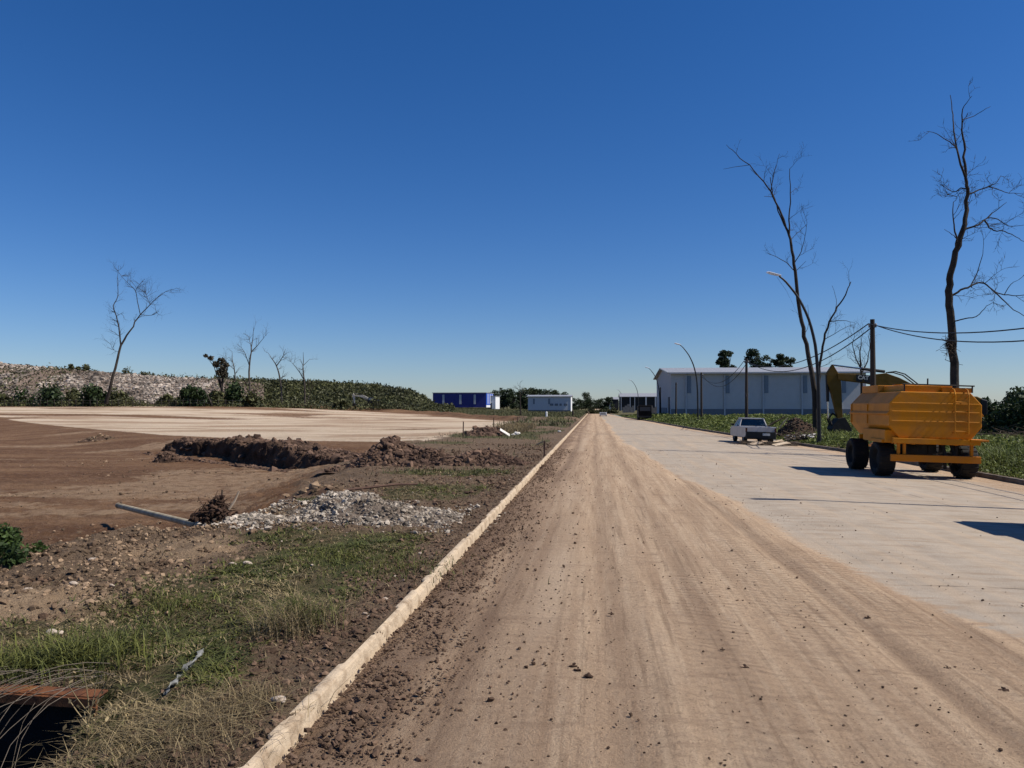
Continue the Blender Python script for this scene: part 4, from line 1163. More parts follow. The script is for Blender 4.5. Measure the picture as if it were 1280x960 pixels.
# ------------------------------------------------------------------ wheels
def wheel(parent, c, r, w, rim_mat, lugs=0, ang=0, name='wheel'):
    """axle along local X"""
    e = bpy.data.objects.new(name, None); C.objects.link(e); e.parent = parent; e.location = c; e.rotation_euler = (0, 0, ang)
    e.empty_display_size = .2
    h = w / 2
    mb = MB().lathe([(r * .6, -h * .8), (r * .78, -h), (r * .93, -h * .95), (r * .985, -h * .75), (r, -h * .3), (r, h * .3), (r * .985, h * .75), (r * .93, h * .95), (r * .78, h), (r * .6, h * .8)], (0, 0, 0), 0, 36)
    for i in range(lugs):
        a = 2 * PI * i / lugs
        for s_ in (-1, 1):
            aa = a + (PI / lugs if s_ > 0 else 0)
            rot = np.array([[1, 0, 0], [0, math.cos(aa), -math.sin(aa)], [0, math.sin(aa), math.cos(aa)]])
            mb.box(rot @ np.array([s_ * h * .45, 0, r * 1.0]), (h * .85, r * .09, r * .05), rot)
    mb.obj('tyre', M['rubber'], e, smooth=False)
    mb = MB().lathe([(.01, -h * .45), (r * .3, -h * .5), (r * .35, -h * .3), (r * .52, -h * .35), (r * .62, -h * .82), (r * .62, h * .82), (r * .52, h * .35), (r * .35, h * .3), (r * .3, h * .5), (.01, h * .45)], (0, 0, 0), 0, 24)
    mb.obj('rim', rim_mat, e)
    return e


# ------------------------------------------------------------------ yellow water trailer
def water_trailer(label, loc, rz, roll):
    t = thing('water_trailer', label, 'tank trailer', loc, rz)
    t.rotation_euler = (0, roll, rz)
    ZB, ZT, W2, Ln = 1.0, 2.16, 1.09, 3.05
    oct_ = [(-W2 + .24, ZB), (W2 - .24, ZB), (W2, ZB + .3), (W2, ZT - .3), (W2 - .27, ZT), (-W2 + .27, ZT), (-W2, ZT - .3), (-W2, ZB + .3)]
    tank = MB().prism(oct_, 1, 0, Ln).obj('tank', M['yellow'], t, bevel=.02)
    # pressed ribs round the rear plate and along the flanks
    mb = MB()
    for z in (1.42, 1.66, 1.87):
        mb.prism([(.004, z - .03), (-.005, z - .004), (-.005, z + .004), (.004, z + .03)], 0, -W2 + .06, W2 - .06)
    for s_ in (-1, 1):
        mb.prism([(s_ * (W2 + .002), 1.55), (s_ * (W2 + .05), 1.585), (s_ * (W2 + .05), 1.6), (s_ * (W2 + .002), 1.66)], 1, .02, Ln - .02)
        mb.box((s_ * (W2 + .012), 1.62, 1.58), (.03, .05, .54))
        mb.box((s_ * (W2 + .012), Ln - .06, 1.58), (.03, .07, .54))
    mb.obj('rib', M['yellow'], tank, bevel=.006)
    mb = MB()
    mb.box((-.1, .95, ZT + .085), (1.15, 1.5, .17))
    mb.obj('hatch_box', M['yellow'], tank, bevel=.015)
    MB().lathe([(0, .25), (.26, .25), (.28, .22), (.28, .0)], (.0, 2.1, ZT), 2, 20).obj('hatch', M['yellow_trim'], tank)
    MB().box((-.55, 2.3, ZT + .1), (.55, 1.3, .2)).obj('walkway', M['yellow'], tank, bevel=.01)
    MB().box((.55, .35, ZT + .06), (.7, .5, .12)).obj('top_step', M['yellow'], tank, bevel=.01)
    mb = MB()
    mb.tube([(-.75, .1, ZT + .19), (.95, .1, ZT + .17)], .02, 6)
    mb.tube([(-.15, .1, ZT + .18), (-.15, .1, ZT + .34)], .018, 6)
    for x in (-.7, .9): mb.tube([(x, .1, ZT), (x, .1, ZT + .18)], .018, 6)
    mb.obj('top_rail', M['iron'], tank)
    lad = MB()
    for x in (.42, .73):
        lad.tube([(x, -.1, 1.14), (x, -.1, ZT - .05), (x, -.04, ZT + .06), (x, .12, ZT + .1)], .018, 7)
        for z in (1.16, 1.7, 2.05): lad.tube([(x, -.1, z), (x, .0, z)], .014, 6)
    for z in (1.2, 1.44, 1.68, 1.92): lad.tube([(.42, -.1, z), (.73, -.1, z)], .015, 7)
    lad.obj('ladder', M['yellow'], t)
    mb = MB()
    mb.prism([(-W2 + .55, .0), (-W2 + .63, .0), (-W2 + .63, Ln), (-W2 + .55, Ln)], 2, .84, 1.0)
    mb.prism([(W2 - .63, .0), (W2 - .55, .0), (W2 - .55, Ln), (W2 - .63, Ln)], 2, .84, 1.0)
    for y in (.02, .9, 1.8, 2.7): mb.box((0, y + .04, .92), (1.9, .1, .14))
    mb.box((0, -.05, .93), (2.05, .1, .13))
    mb.obj('chassis', M['yellow'], t, bevel=.008)
    mb = MB()
    mb.box((0, -.02, .5), (2.1, .09, .17)); mb.box((0, .04, .57), (2.06, .06, .03))
    mb.obj('bumper_beam', M['yellow_trim'], t, bevel=.01)
    for x in (-.86, -.72, .86):
        MB().box((x, .02, .73), (.06, .07, .28)).obj('bumper_strut', M['yellow_trim'], t)
    MB().box((.98, .1, .98), (.42, .5, .05)).obj('step_plate', M['yellow_trim'], t, bevel=.008)
    MB().box((-1.0, .95, 1.03), (.3, 1.7, .32)).obj('side_box', M['yellow'], t, bevel=.02)
    MB().prism([(-1.2, .86), (-.6, .86), (-.6, .94), (-1.2, .94)], 1, .2, 1.15).obj('mudguard', M['yellow'], t)
    # axles, springs, pump
    mb = MB()
    for y in (.72, 2.75):
        mb.tube([(-.9, y, .43), (.9, y, .43)], .06, 8)
        for x in (-.6, .6):
            for k in range(4): mb.box((x, y, .55 + k * .025), (.08, 1.0 - k * .16, .02))
            for s_ in (-1, 1): mb.box((x, y + s_ * .45, .68), (.07, .06, .26))
    mb.obj('axle', M['iron'], t)
    mb = MB().box((-.12, .65, .72), (.5, .4, .3)).box((.1, .5, .72), (.2, .2, .24))
    mb.lathe([(0, -.15), (.16, -.15), (.16, .15), (0, .15)], (-.45, .5, .72), 0, 16)
    mb.obj('pump', M['iron'], t, bevel=.02)
    mb = MB()
    mb.tube([(.25, .2, .95), (.27, .1, .6), (.3, .15, .25)], .045, 8).tube([(.45, .25, .95), (.5, .15, .6), (.42, .2, .34)], .04, 8)
    mb.obj('hose', M['rubber'], t, smooth=True)
    mb = MB().tube([(-.35, Ln, .8), (0, Ln + 1.7, .6)], .05, 8).tube([(.35, Ln, .8), (0, Ln + 1.7, .6)], .05, 8)
    mb.lathe([(.05, -.02), (.1, -.02), (.1, .02), (.05, .02), (.05, -.02)], (0, Ln + 1.78, .6), 2, 14)
    mb.obj('drawbar', M['yellow_trim'], t)
    for x, y in ((-1.0, .72), (.98, .72), (-1.0, 2.75), (.98, 2.75)):
        wheel(t, (x, y, .43), .43, .42, M['iron'], 18)
    return t


WX, WY = 8.4, 20.15
trailer = water_trailer('yellow eight sided water tank trailer parked by the right kerb', (WX, WY, float(zroad(WX, WY)) + .02), R(-1), math.atan(.025))
dup(trailer, (8.2, 9.3, float(zroad(8.75, 9)) + .02), R(-1), 'unseen trailer copy added to throw the shadow reaching in from the right')  # out of view, a stand-in added for the shadow on the road

# ------------------------------------------------------------------ excavators
def excavator(label, loc, body, arm, text, rz=0, scale=1.0):
    t = thing('excavator', label, 'excavator', loc, rz); t.scale = (scale,) * 3
    boom = MB().prism([(-.1, 3.45), (.8, 3.42), (1.66, 3.33), (2.1, 3.42), (2.5, 3.46), (3.2, 3.2), (3.9, 2.83), (5.3, 1.75), (5.15, 1.4), (4.85, 1.5), (3.7, 2.35), (2.9, 2.62), (2.3, 2.72), (1.5, 2.9), (-.06, 3.1)], 1, -.24, .24).obj('boom', arm, t, bevel=.02)
    stick = MB().prism([(-.31, 3.97), (-.04, 3.5), (.1, 3.2), (.13, 2.6), (.18, .85), (-.05, .78), (-.38, 2.3), (-.62, 2.95), (-.64, 3.45)], 1, -.17, .17).obj('stick', arm, t, bevel=.02)

    def cyl(name, a, b_, f=.55):
        a = np.array(a); b_ = np.array(b_); m = a + (b_ - a) * f
        r_ = MB().tube([a, m], .085, 10).obj(name, M['black'], t)
        MB().tube([m, b_], .045, 8).obj('rod', M['chrome'], r_)
    cyl('hydraulic_cylinder', (2.5, 0, 3.55), (-.26, 0, 3.93), .45)
    cyl('hydraulic_cylinder', (-.6, 0, 3.4), (-.55, 0, .95), .62)
    for y in (-.42, .42): cyl('hydraulic_cylinder', (4.7, y, 1.1), (2.6, y, 2.75), .6)
    mb = MB()
    mb.tube([(2.6, -.2, 3.5), (3.0, -.2, 3.55), (3.5, -.2, 3.4), (4.6, -.2, 2.5)], .035, 6).tube([(2.6, .1, 3.5), (3.0, .1, 3.5), (3.5, .1, 3.34), (4.6, .1, 2.45)], .035, 6)
    mb.obj('hose', M['rubber'], boom)
    bk = MB()
    out = [(-.12, .95), (.2, 1.0), (.42, .62), (.62, .2), (.72, .0), (.5, -.02), (.1, .02), (-.35, .12), (-.5, .36), (-.4, .62)]
    for y in (-.5, .47): bk.prism(out, 1, y, y + .03)
    for i in (2, 3, 4, 5, 6, 7, 8):
        a, b_ = out[i], out[i + 1]
        if i in (5, 6, 7, 8, 2, 3): bk.prism([a, b_, (b_[0] * .96, b_[1] * .96 + .02), (a[0] * .96, a[1] * .96 + .02)], 1, -.47, .47)
    bk.prism([(-.12, .95), (.2, 1.0), (.42, .62), (-.35, .6)], 1, -.47, .47)
    for y in (-.4, -.13, .13, .4): bk.prism([(.6, .16), (.88, -.06), (.6, -.02)], 1, y - .06, y + .06)
    bko = bk.obj('bucket', M['iron'], t)
    MB().tube([(-.55, 0, .95), (-.32, 0, 1.22), (-.06, 0, 1.05)], .06, 6).tube([(-.55, .2, .95), (-.42, .2, .55)], .05, 6).tube([(-.55, -.2, .95), (-.42, -.2, .55)], .05, 6).obj('linkage', M['iron'], t)
    house = MB().prism([(4.35, 1.05), (6.9, 1.05), (7.1, 1.25), (7.1, 2.0), (6.8, 2.15), (5.9, 2.15), (5.9, 1.9), (4.35, 1.9)], 1, -1.2, 1.2).obj('house', body, t, bevel=.05)
    MB().box((6.4, .3, 2.2), (.7, .8, .1)).obj('engine_cover', M['black'], house)
    MB().prism([(6.95, 1.0), (7.3, 1.15), (7.32, 1.95), (6.95, 2.05)], 1, -1.22, 1.22).obj('counterweight', M['black'], t, bevel=.06)
    cab = MB().prism([(4.3, 1.1), (5.85, 1.1), (5.85, 2.72), (4.75, 2.72), (4.3, 2.0)], 1, -1.18, -.25).obj('cab', body, t, bevel=.04)
    MB().prism([(4.55, 1.9), (5.7, 1.9), (5.7, 2.55), (4.86, 2.55)], 1, -1.2, -1.185).obj('window', M['skylight'], cab)
    MB().prism([(4.28, 2.02), (4.33, 2.02), (4.74, 2.66), (4.69, 2.66)], 1, -1.1, -.33).obj('windscreen', M['skylight'], cab)
    for y in (-1.15, .65):
        tr = MB().prism([(3.9, .5), (4.1, .82), (4.4, .92), (6.9, .92), (7.2, .8), (7.35, .5), (7.2, .14), (6.9, .0), (4.3, .0), (4.05, .14)], 1, y, y + .5)
        for i in range(13): tr.box((4.25 + i * .23, y + .25, .935), (.05, .5, .05))
        tro = tr.obj('track', M['iron'], t)
        mb = MB()
        for i in range(5): mb.lathe([(0, -.02), (.22, -.02), (.22, .02), (0, .02)], (4.5 + i * .58, y + (-.01 if y < 0 else .51), .42), 1, 16)
        mb.obj('road_wheel', M['black'], tro)
    MB().box((6, 0, .8), (1.8, 1.5, .6)).obj('turntable', M['iron'], t)
    if text:
        MB().prism([(.9, 3.0), (1.7, 2.9), (1.7, 3.33), (.9, 3.4)], 1, -.25, -.243).obj('name_panel', M['black'], boom)
        cu = bpy.data.curves.new('logo', 'FONT'); cu.body = 'CAT'; cu.size = .29; cu.extrude = .006; cu.align_x = 'CENTER'; cu.align_y = 'CENTER'; cu.offset = .01
        to = bpy.data.objects.new('logo', cu); C.objects.link(to)
        me = bpy.data.meshes.new_from_object(to.evaluated_get(bpy.context.evaluated_depsgraph_get()))
        bpy.data.objects.remove(to)
        me.materials.clear(); me.materials.append(M['letters'])
        lo = bpy.data.objects.new('lettering', me); C.objects.link(lo); lo.parent = boom
        lo.location = (1.27, -.258, 3.2); lo.rotation_euler = (R(90), R(5), 0)
        MB().prism([(1.16, 3.0), (1.38, 2.985), (1.27, 3.09)], 1, -.2545, -.2505).obj('logo_triangle', M['cat'], boom)
    return t


bxp = Pd(1048, 44.7)
excavator('yellow digger behind the water trailer, its bucket lowered to the grass', (bxp, 44.7, float(zright(bxp, 44.7)) + .02), M['cat'], M['cat'], True)
Yd = 143.
p = D(443, 512, Yd)
zz = float(zleft(p[0], Yd, False))
excavator('tiny distant digger with a pale arm at the far edge of the pad', (p[0], Yd, zz + .1), M['black'], M['catpale'], False, 0, .64)

# ------------------------------------------------------------------ white pickup
PW = .8
t = thing('pickup', 'white pickup parked at the right kerb with rubbish under its tail', 'pickup truck', (7.85, 37.6, float(zroad(7.85, 38)) + .01), 0)
t.scale = (.86, .86, .86)
t.rotation_euler = (0, math.atan(.02), R(1.5))
# outline (along Y, up Z): bed from the tail, cab, bonnet; tail at y=0
body = MB()
low = [(0.05, .42), (.35, .36), (.35, .36), (4.0, .32), (4.12, .45), (4.15, .66), (3.95, .86), (2.95, .95), (.02, .95), (.0, .6)]
for s_ in (-1, 1):
    body.prism(low, 0, s_ * PW - .035, s_ * PW + .035)
body.box((0, .98, .55), (2 * PW, 1.85, .06))
body.box((0, 1.87, .75), (2 * PW - .06, .06, .42))
body.prism([(2.95, .95), (3.95, .86), (4.12, .66), (4.12, .4), (2.95, .4)], 0, -PW + .03, PW - .03)
body.box((0, 2.4, .38), (2 * PW - .08, 1.1, .08))
bo = body.obj('body', M['carwhite'], t, bevel=.02)
MB().box((0, .03, .815), (2 * PW - .08, .05, .27)).obj('tailgate', M['carwhite'], t, bevel=.012)
mb = MB().box((0, -.02, .49), (2 * PW + .02, .1, .38)).box((0, .2, .34), (2 * PW - .1, .3, .14))
bp = mb.obj('bumper', M['black'], t, bevel=.02)
MB().box((.28, -.075, .54), (.4, .012, .13)).obj('number_plate', M['plate'], bp)
for s_ in (-1, 1):
    MB().box((s_ * (PW - .01), .0, .78), (.09, .06, .24)).obj('tail_lamp', M['lampred'], t)
    MB().box((s_ * (PW + .12), 3.0, 1.02), (.16, .08, .11)).obj('side_mirror', M['black'], t)
cab = MB()
zr = 1.38
tops_ = dict(rl=(-.62, 2.05, zr), rr=(.62, 2.05, zr), fl=(-.6, 2.75, zr), fr=(.6, 2.75, zr))
bot = dict(rl=(-.76, 1.88, .95), rr=(.76, 1.88, .95), fl=(-.76, 3.3, .95), fr=(.76, 3.3, .95))
for k in ('rl', 'rr', 'fl', 'fr'): cab.tube([bot[k], tops_[k]], [.05, .04], 6)
for s_ in (-1, 1): cab.tube([(s_ * .77, 2.55, .95), (s_ * .62, 2.45, zr)], .035, 6)
cab.box((0, 2.4, zr + .01), (1.3, .82, .06))
cab.box((0, 1.9, .93), (1.5, .06, .06))
cab.obj('cab_frame', M['carwhite'], t, bevel=.015)


def pane(name, q):
    q = np.array(q, float)
    nrm = np.cross(q[1] - q[0], q[2] - q[0]); nrm /= np.linalg.norm(nrm)
    V = np.concatenate([q, q + nrm * .012])
    n = len(q)
    MB().add(V, [list(range(n - 1, -1, -1)), list(range(n, 2 * n))] + [[i, (i + 1) % n, n + (i + 1) % n, n + i] for i in range(n)]).obj(name, M['glass'], t)


pane('rear_window', [bot['rl'], bot['rr'], tops_['rr'], tops_['rl']])
pane('windscreen', [bot['fr'], bot['fl'], tops_['fl'], tops_['fr']])
pane('side_window', [bot['fl'], bot['rl'], tops_['rl'], tops_['fl']])
pane('side_window', [bot['rr'], bot['fr'], tops_['fr'], tops_['rr']])
mb = MB()
for x in (-.38, .38):
    mb.box((x, 2.25, .75), (.5, .14, .55)); mb.box((x, 2.2, 1.12), (.26, .1, .18))
mb.obj('seat', M['black'], t, bevel=.04)
for s_ in (-1, 1):
    MB().box((s_ * (PW + .03), 2.65, .68), (.02, .98, .5)).obj('door', M['carwhite'], t, bevel=.008)
    for y in (.75, 3.3): wheel(t, (s_ * (PW - .09), y, .3), .3, .19, M['steel'])

# dark van and far vehicle
t = thing('dark_van', 'dark boxy van parked at the grass edge before the dark shed', 'van', (6.35, 98., -.05), R(0))
MB().prism([(0, .3), (4.2, .3), (4.3, .8), (3.7, 1.05), (3.1, 1.85), (.1, 1.9), (0, 1.1)], 0, -.82, .82).obj('body', M['vandark'], t, bevel=.06)
MB().box((0, -.01, 1.42), (1.3, .04, .5)).obj('rear_window', M['dooriron'], t)
MB().box((0, -.05, .45), (1.6, .1, .2)).obj('bumper', M['black'], t)
for s_ in (-1, 1):
    for y in (.8, 3.4): wheel(t, (s_ * .7, y, .32), .32, .2, M['steel'])
t = thing('distant_car', 'tiny pale car far down the road near its vanishing end', 'car', (Pd(754, 132), 132., 0), 0)
t.scale = (.75, .75, .5)
MB().prism([(0, .3), (4.1, .3), (4.15, .7), (3.2, .85), (2.6, 1.35), (1.0, 1.38), (.2, .9), (0, .85)], 0, -.8, .8).obj('body', M['carwhite'], t, bevel=.06)
MB().box((0, .42, 1.1), (1.2, .5, .3)).obj('rear_window', M['dooriron'], t)
for s_ in (-1, 1):
    for y in (.75, 3.3): wheel(t, (s_ * .7, y, .3), .3, .2, M['steel'])

for a, b_, yt, Yd, lb, sd in ((733, 747, 509.5, 178, 'low scrub closing the far road end on its left side', 371), (746, 760, 510.5, 182, 'low scrub straight beyond the far road end', 372), (759, 771, 508, 176, 'low scrub right of the far road end', 373)):
    x0, x1 = Pd(a, Yd), Pd(b_, Yd)
    make_shrub('roadside_scrub', lb, 'scrub', ((x0 + x1) / 2, Yd, -.05), x1 - x0 + .6, D(a, yt, Yd)[2], M['hillleaf'], sd, 900, .22, group='scrub at the far road end', dep=3)

# ------------------------------------------------------------------ rubbish by the pickup
def gz(x, y): return float(zright(x, y)) if x > xr(y) + .1 else float(zroad(x, y))


def heap(name, label, cat, loc, w, d, h, mat, cmat, n, cs, seed, rz=0, prof=None, res=.08, group=None, sink=.08, power=1.0, rag=.55):
    """a heap: rough mound plus loose lumps pressed into it"""
    rs = np.random.RandomState(seed)
    nx, ny = max(20, int(w / res)), max(12, int(d / res))
    X, Yq = np.meshgrid(np.linspace(-w / 2, w / 2, nx), np.linspace(-d / 2, d / 2, ny), indexing='ij')
    r = np.hypot(X / (w / 2), Yq / (d / 2)) + .35 * (fbm(X * 1.2 + seed, Yq * 1.2, seed) - .5)
    base = ss(1.0, .15, r) ** power
    hh = np.interp(X / w + .5, np.linspace(0, 1, len(prof)), prof) if prof else 1
    Z = h * base * hh * (1 - .5 * rag * 1.1 + rag * 1.1 * (fbm(X * 1.5, Yq * 1.5 + seed, seed + 3) - .0) - .2) + base * .9 * rag * .5 * h * (fbm(X * 4.2, Yq * 4.2, seed + 5) - .5) - sink * ss(.5, 1.1, r)
    t = thing(name, label, cat, loc, rz, group)
    MB().add(np.stack([X, Yq, Z], -1), grid_faces(*X.shape)[:, ::-1]).obj('mound', mat, t, smooth=True)
    i = rs.randint(0, nx, n); j = rs.randint(0, ny, n)
    k = rs.rand(n) < ss(1.2, .55, r[i, j]) + .04
    i, j = i[k], j[k]
    P = np.stack([X[i, j] + rs.uniform(-.5, .5, len(i)) * w / nx, Yq[i, j] + rs.uniform(-.5, .5, len(i)) * d / ny, np.maximum(Z[i, j], -sink * .5)], 1)
    S = (rs.lognormal(math.log(cs), .5, len(P))).clip(cs * .35, cs * 3.2)
    mb = MB(); chunks(mb, P, S, rs, .8)
    kind(mb.obj('lumps', cmat, t), 'stuff')
    return t


x, y = Pd(995, 43), 43.
heap('soil_heap', 'dark soil heap with a plank leaning on it, behind the pickup', 'soil heap', (x, y, gz(x, y) - .02), 2.9, 1.6, 1.0, M['clod_dark'], M['brush'], 1500, .04, 401)
for (a, b_, y, r_, lb) in (((955, 536), (982, 521), 42.5, .05, 'dark branch leaning on the soil heap behind the pickup'), ((974, 535), (985, 522), 42.2, .035, 'pale plank leaning on the soil heap behind the pickup')):
    p, q = D(*a, y), D(*b_, y)
    tag(MB().tube([p, (p + q) / 2 + [0, 0, .04], q], [r_, r_, r_ * .7], 5).obj('leaning_branch' if r_ > .04 else 'leaning_plank', M['brush'] if r_ > .04 else M['plank']), lb, 'branch' if r_ > .04 else 'plank')
# white sacks and sticks
x, y = Pd(1000, 39.6), 39.6
t = thing('sack_pile', 'heap of white sacks and sticks in the grass left of the street lamp', 'rubbish heap', (x, y, gz(x, y)))
rs = np.random.RandomState(52)
for i in range(8):
    c = np.array([(-.58, .62)[i] if i < 2 else rs.uniform(-.6, .6), rs.uniform(-.2, .2), .13 + .1 * rs.rand()])
    mb = MB(); chunks(mb, c + rs.normal(size=(4, 3)) * .06, rs.uniform(.1, .19, 4), rs, .7)
    mb.obj('sack', M['white'], t)
mb = MB()
for i in range(45):
    a = np.array([rs.uniform(-.6, .6), rs.uniform(-.3, .25), rs.uniform(.1, .42)]); d = rs.normal(size=3) * [.3, .2, .14]
    mb.tube([a - d, a + d], [.022, .014], 5)
mb.obj('sticks', M['brush'], t)
# boards and rubbish under the tail of the pickup
for i, (a, b_, y, s_, m_, lb) in enumerate((((968, 547), None, 38.2, (.8, .4), 'cardboard', 'buff board lying flat against the grass right of the pickup'), ((976, 555), None, 36.3, (.8, .32), 'cardboard', 'pale board lying at the kerb right of the pickup tail'),
                                          ((944, 556), None, 36.4, (.9, .3), 'plank', 'weathered board on the road behind the pickup'), ((968, 540), None, 40.5, (.5, .35), 'white', 'small white scrap in the grass right of the pickup'),
                                          ((1013, 527), None, 44, (.2, .1), 'white', ''))):
    if not lb: continue
    x = Pd(a[0], y)
    mb = MB()
    n = 8
    X, Yq = np.meshgrid(np.linspace(-s_[0] / 2, s_[0] / 2, n), np.linspace(-s_[1] / 2, s_[1] / 2, n), indexing='ij')
    Z = .1 * fbm(X * 2 + i, Yq * 2, 60 + i) + X * .12
    V = np.concatenate([np.stack([X, Yq, Z], -1).reshape(-1, 3), np.stack([X, Yq, Z - .025], -1).reshape(-1, 3)])
    F = grid_faces(n, n)
    mb.add(V, np.concatenate([F[:, ::-1], F + n * n]))
    o = mb.obj('board' if i != 3 else 'scrap', M[m_])
    o.location = (x, y, gz(x, y) + .06); o.rotation_euler = (R(12), R(-6 + 5 * i), .4 * i)
    tag(o, lb, 'board' if i != 3 else 'scrap')
x, y = Pd(955, 37.2), 37.2
t = thing('brushwood_pile', 'low dark pile of twigs and rubbish on the road under the pickup tail', 'brush heap', (x, y, gz(x, y)))
mb = MB(); rs = np.random.RandomState(54)
for i in range(190):
    a = np.array([rs.normal() * .6, rs.normal() * .25, abs(rs.normal()) * .07]); d = rs.normal(size=3) * [.28, .14, .04]
    mb.tube([a - d, a, a + d], [.014, .012, .006], 4, cap=False)
mb.obj('twigs', M['brush'], t)
mb = MB(); chunks(mb, np.stack([rs.normal(size=120) * .6, rs.normal(size=120) * .3, 0 * rs.rand(120) + .02], 1), rs.uniform(.02, .08, 120), rs)
kind(mb.obj('lumps', M['clod_dark'], t), 'stuff')

# ------------------------------------------------------------------ left: berm, heaps, gravel
def zl(x, y): return float(zleft(np.array(x), np.array(y), False))


# long soil berm along the excavated yard, its steep cut face towards the road end
A = np.array([-20.8, 35.8]); B = np.array([-6.4, 24.2])
ax = B - A; Lb = np.linalg.norm(ax)
ang = math.atan2(ax[1], ax[0])
t = thing('soil_berm', 'long low soil berm with a dark cut face along the brown yard', 'soil bank', ((A[0] + B[0]) / 2, (A[1] + B[1]) / 2, -.55), ang)
nx, ny = 330, 110
X, Yq = np.meshgrid(np.linspace(-Lb / 2, Lb / 2, nx), np.linspace(-1.7, 2.2, ny), indexing='ij')
edge = Yq + .9 * (fbm(X * .6, X * 0 + 2, 171, 2) - .5) + .5 * (fbm(X * 1.6, Yq * 1.4, 172) - .5)
ends = ss(0, 2.2, X + Lb / 2) * ss(0, 1.2, Lb / 2 - X)
hp = np.interp(X / Lb + .5, [0, .08, .2, .34, .42, .5, .6, .72, .82, .92, 1], [.5, .85, .8, .95, 1.15, .85, 1.15, .8, .65, .6, .5])
Z = ends * hp * .95 * ss(-.85, -.6, edge) * (1 - .5 * ss(.2, 2.2, Yq)) * .85 + ends * .3 * (fbm(X * 2.2, Yq * 2.2, 173) - .5) * ss(-1.2, -.3, edge) - .06 * ss(-.75, -1.0, edge) * ss(-1.9, -1.3, edge + .2 * Yq)
Z = Z + .12 * (fbm(X * 6, Yq * 6, 174, 3) - .5) * ss(-1.3, -.8, edge)
fz = ss(-.95, -.7, edge) * (1 - ss(-.5, -.1, edge))
Yb = Yq + fz * .45 * (fbm(X * 2.4, Z * 4.5 + 9, 175, 4) - .5)
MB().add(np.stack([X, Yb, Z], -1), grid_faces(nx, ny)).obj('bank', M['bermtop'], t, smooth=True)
rs = np.random.RandomState(62)
n = 7000
i = rs.randint(0, nx, n); j = (rs.rand(n) ** 1.6 * ny).astype(int)
P = np.stack([X[i, j], Yq[i, j], Z[i, j]], 1)
P = P[(ends[i, j] > .1) ]
mb = MB(); chunks(mb, P, rs.lognormal(-3.15, .6, len(P)).clip(.015, .22), rs, .8)
kind(mb.obj('lumps', M['heapclod'], t), 'stuff')

heap('soil_heap', 'pointed dark soil heap right of the long berm', 'soil heap', (-5.15, 21.3, .0), 4.5, 3.0, .66, M['heap'], M['heapclod'], 6500, .04, 410, R(-6), [.35, .75, 1.25, .95, .85, .6, .5], .06, 'dark soil heaps beside the pad')
heap('soil_heap', 'low ragged soil heap running from the pointed heap to the kerb', 'soil heap', (-3.1, 21.3, .02), 3.9, 2.8, .5, M['heap'], M['heapclod'], 5000, .042, 411, R(4), [1.1, 1, .95, .9, .75, .5], .06, 'dark soil heaps beside the pad')
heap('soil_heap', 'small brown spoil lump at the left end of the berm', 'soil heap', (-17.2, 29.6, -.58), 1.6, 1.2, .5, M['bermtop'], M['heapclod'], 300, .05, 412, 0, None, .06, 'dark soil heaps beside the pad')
x, y = G(127, 551, -.3)[:2]
heap('rubble_patch', 'small patch of broken rubble on the brown slope far left', 'rubble heap', (x, y, zl(x, y)), 2.4, 1.4, .4, M['heap'], M['bankclod'], 300, .06, 413, 0, [1, .5, .8, .6, .4])
x, y = G(215, 552, -.2)[:2]
# clods along the pad side
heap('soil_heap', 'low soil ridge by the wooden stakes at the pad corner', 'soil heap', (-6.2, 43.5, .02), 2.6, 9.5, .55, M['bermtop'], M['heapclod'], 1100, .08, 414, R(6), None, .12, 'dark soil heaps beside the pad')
# pale gravel heap
heap('gravel_heap', 'wide pale heap of broken stone in the grass beside the kerb', 'gravel heap', (-3.3, 10.9, .05), 4.3, 2.4, .36, M['gravel_bed'], M['gravel'], 13000, .0155, 420, R(-4), [.45, .8, 1.05, 1.0, .95, .8, .5], .04, rag=1.1)
heap('gravel_heap', 'low tail of pale stone spilling left of the gravel heap', 'gravel heap', (-4.7, 10.25, .02), 1.7, 1.5, .2, M['gravel_bed'], M['gravel'], 5000, .016, 421, R(20), [.6, .9, 1, .9], .04)
x, y = -4.95, 13.6
heap('rubble_patch', 'small brick rubble scatter behind the gravel heap', 'rubble heap', (x, y, zl(x, y) + .0), 1.3, .8, .16, M['heap'], M['bankclod'], 160, .05, 422)
tag(MB().tube([(-4.6, 13.7, .16), (-3.75, 14.3, .22), (-3.4, 14.6, .2)], [.026, .024, .016], 7).obj('fallen_branch', M['stake']), 'brown stick lying beside the rubble scatter behind the gravel', 'branch')

# ------------------------------------------------------------------ loose clods and stones (uncountable)
rs = np.random.RandomState(71)


def scatter(n, xa, xb, ya, yb_, mask, zf, size, mat, name, sig=.5, sink=.2, ymode='log', flat=.75):
    y = np.exp(rs.uniform(math.log(ya), math.log(yb_), n)) if ymode == 'log' else rs.uniform(ya, yb_, n)
    x = rs.uniform(xa, xb, n)
    k = rs.rand(n) < mask(x, y); x, y = x[k], y[k]
    S = rs.lognormal(math.log(size), sig, len(x)).clip(size * .35, size * 4)
    P = np.stack([x, y, zf(x, y) + S * (.5 - sink)], 1)
    mb = MB(); chunks(mb, P, S, rs, flat)
    return kind(mb.obj(name, mat), 'stuff')


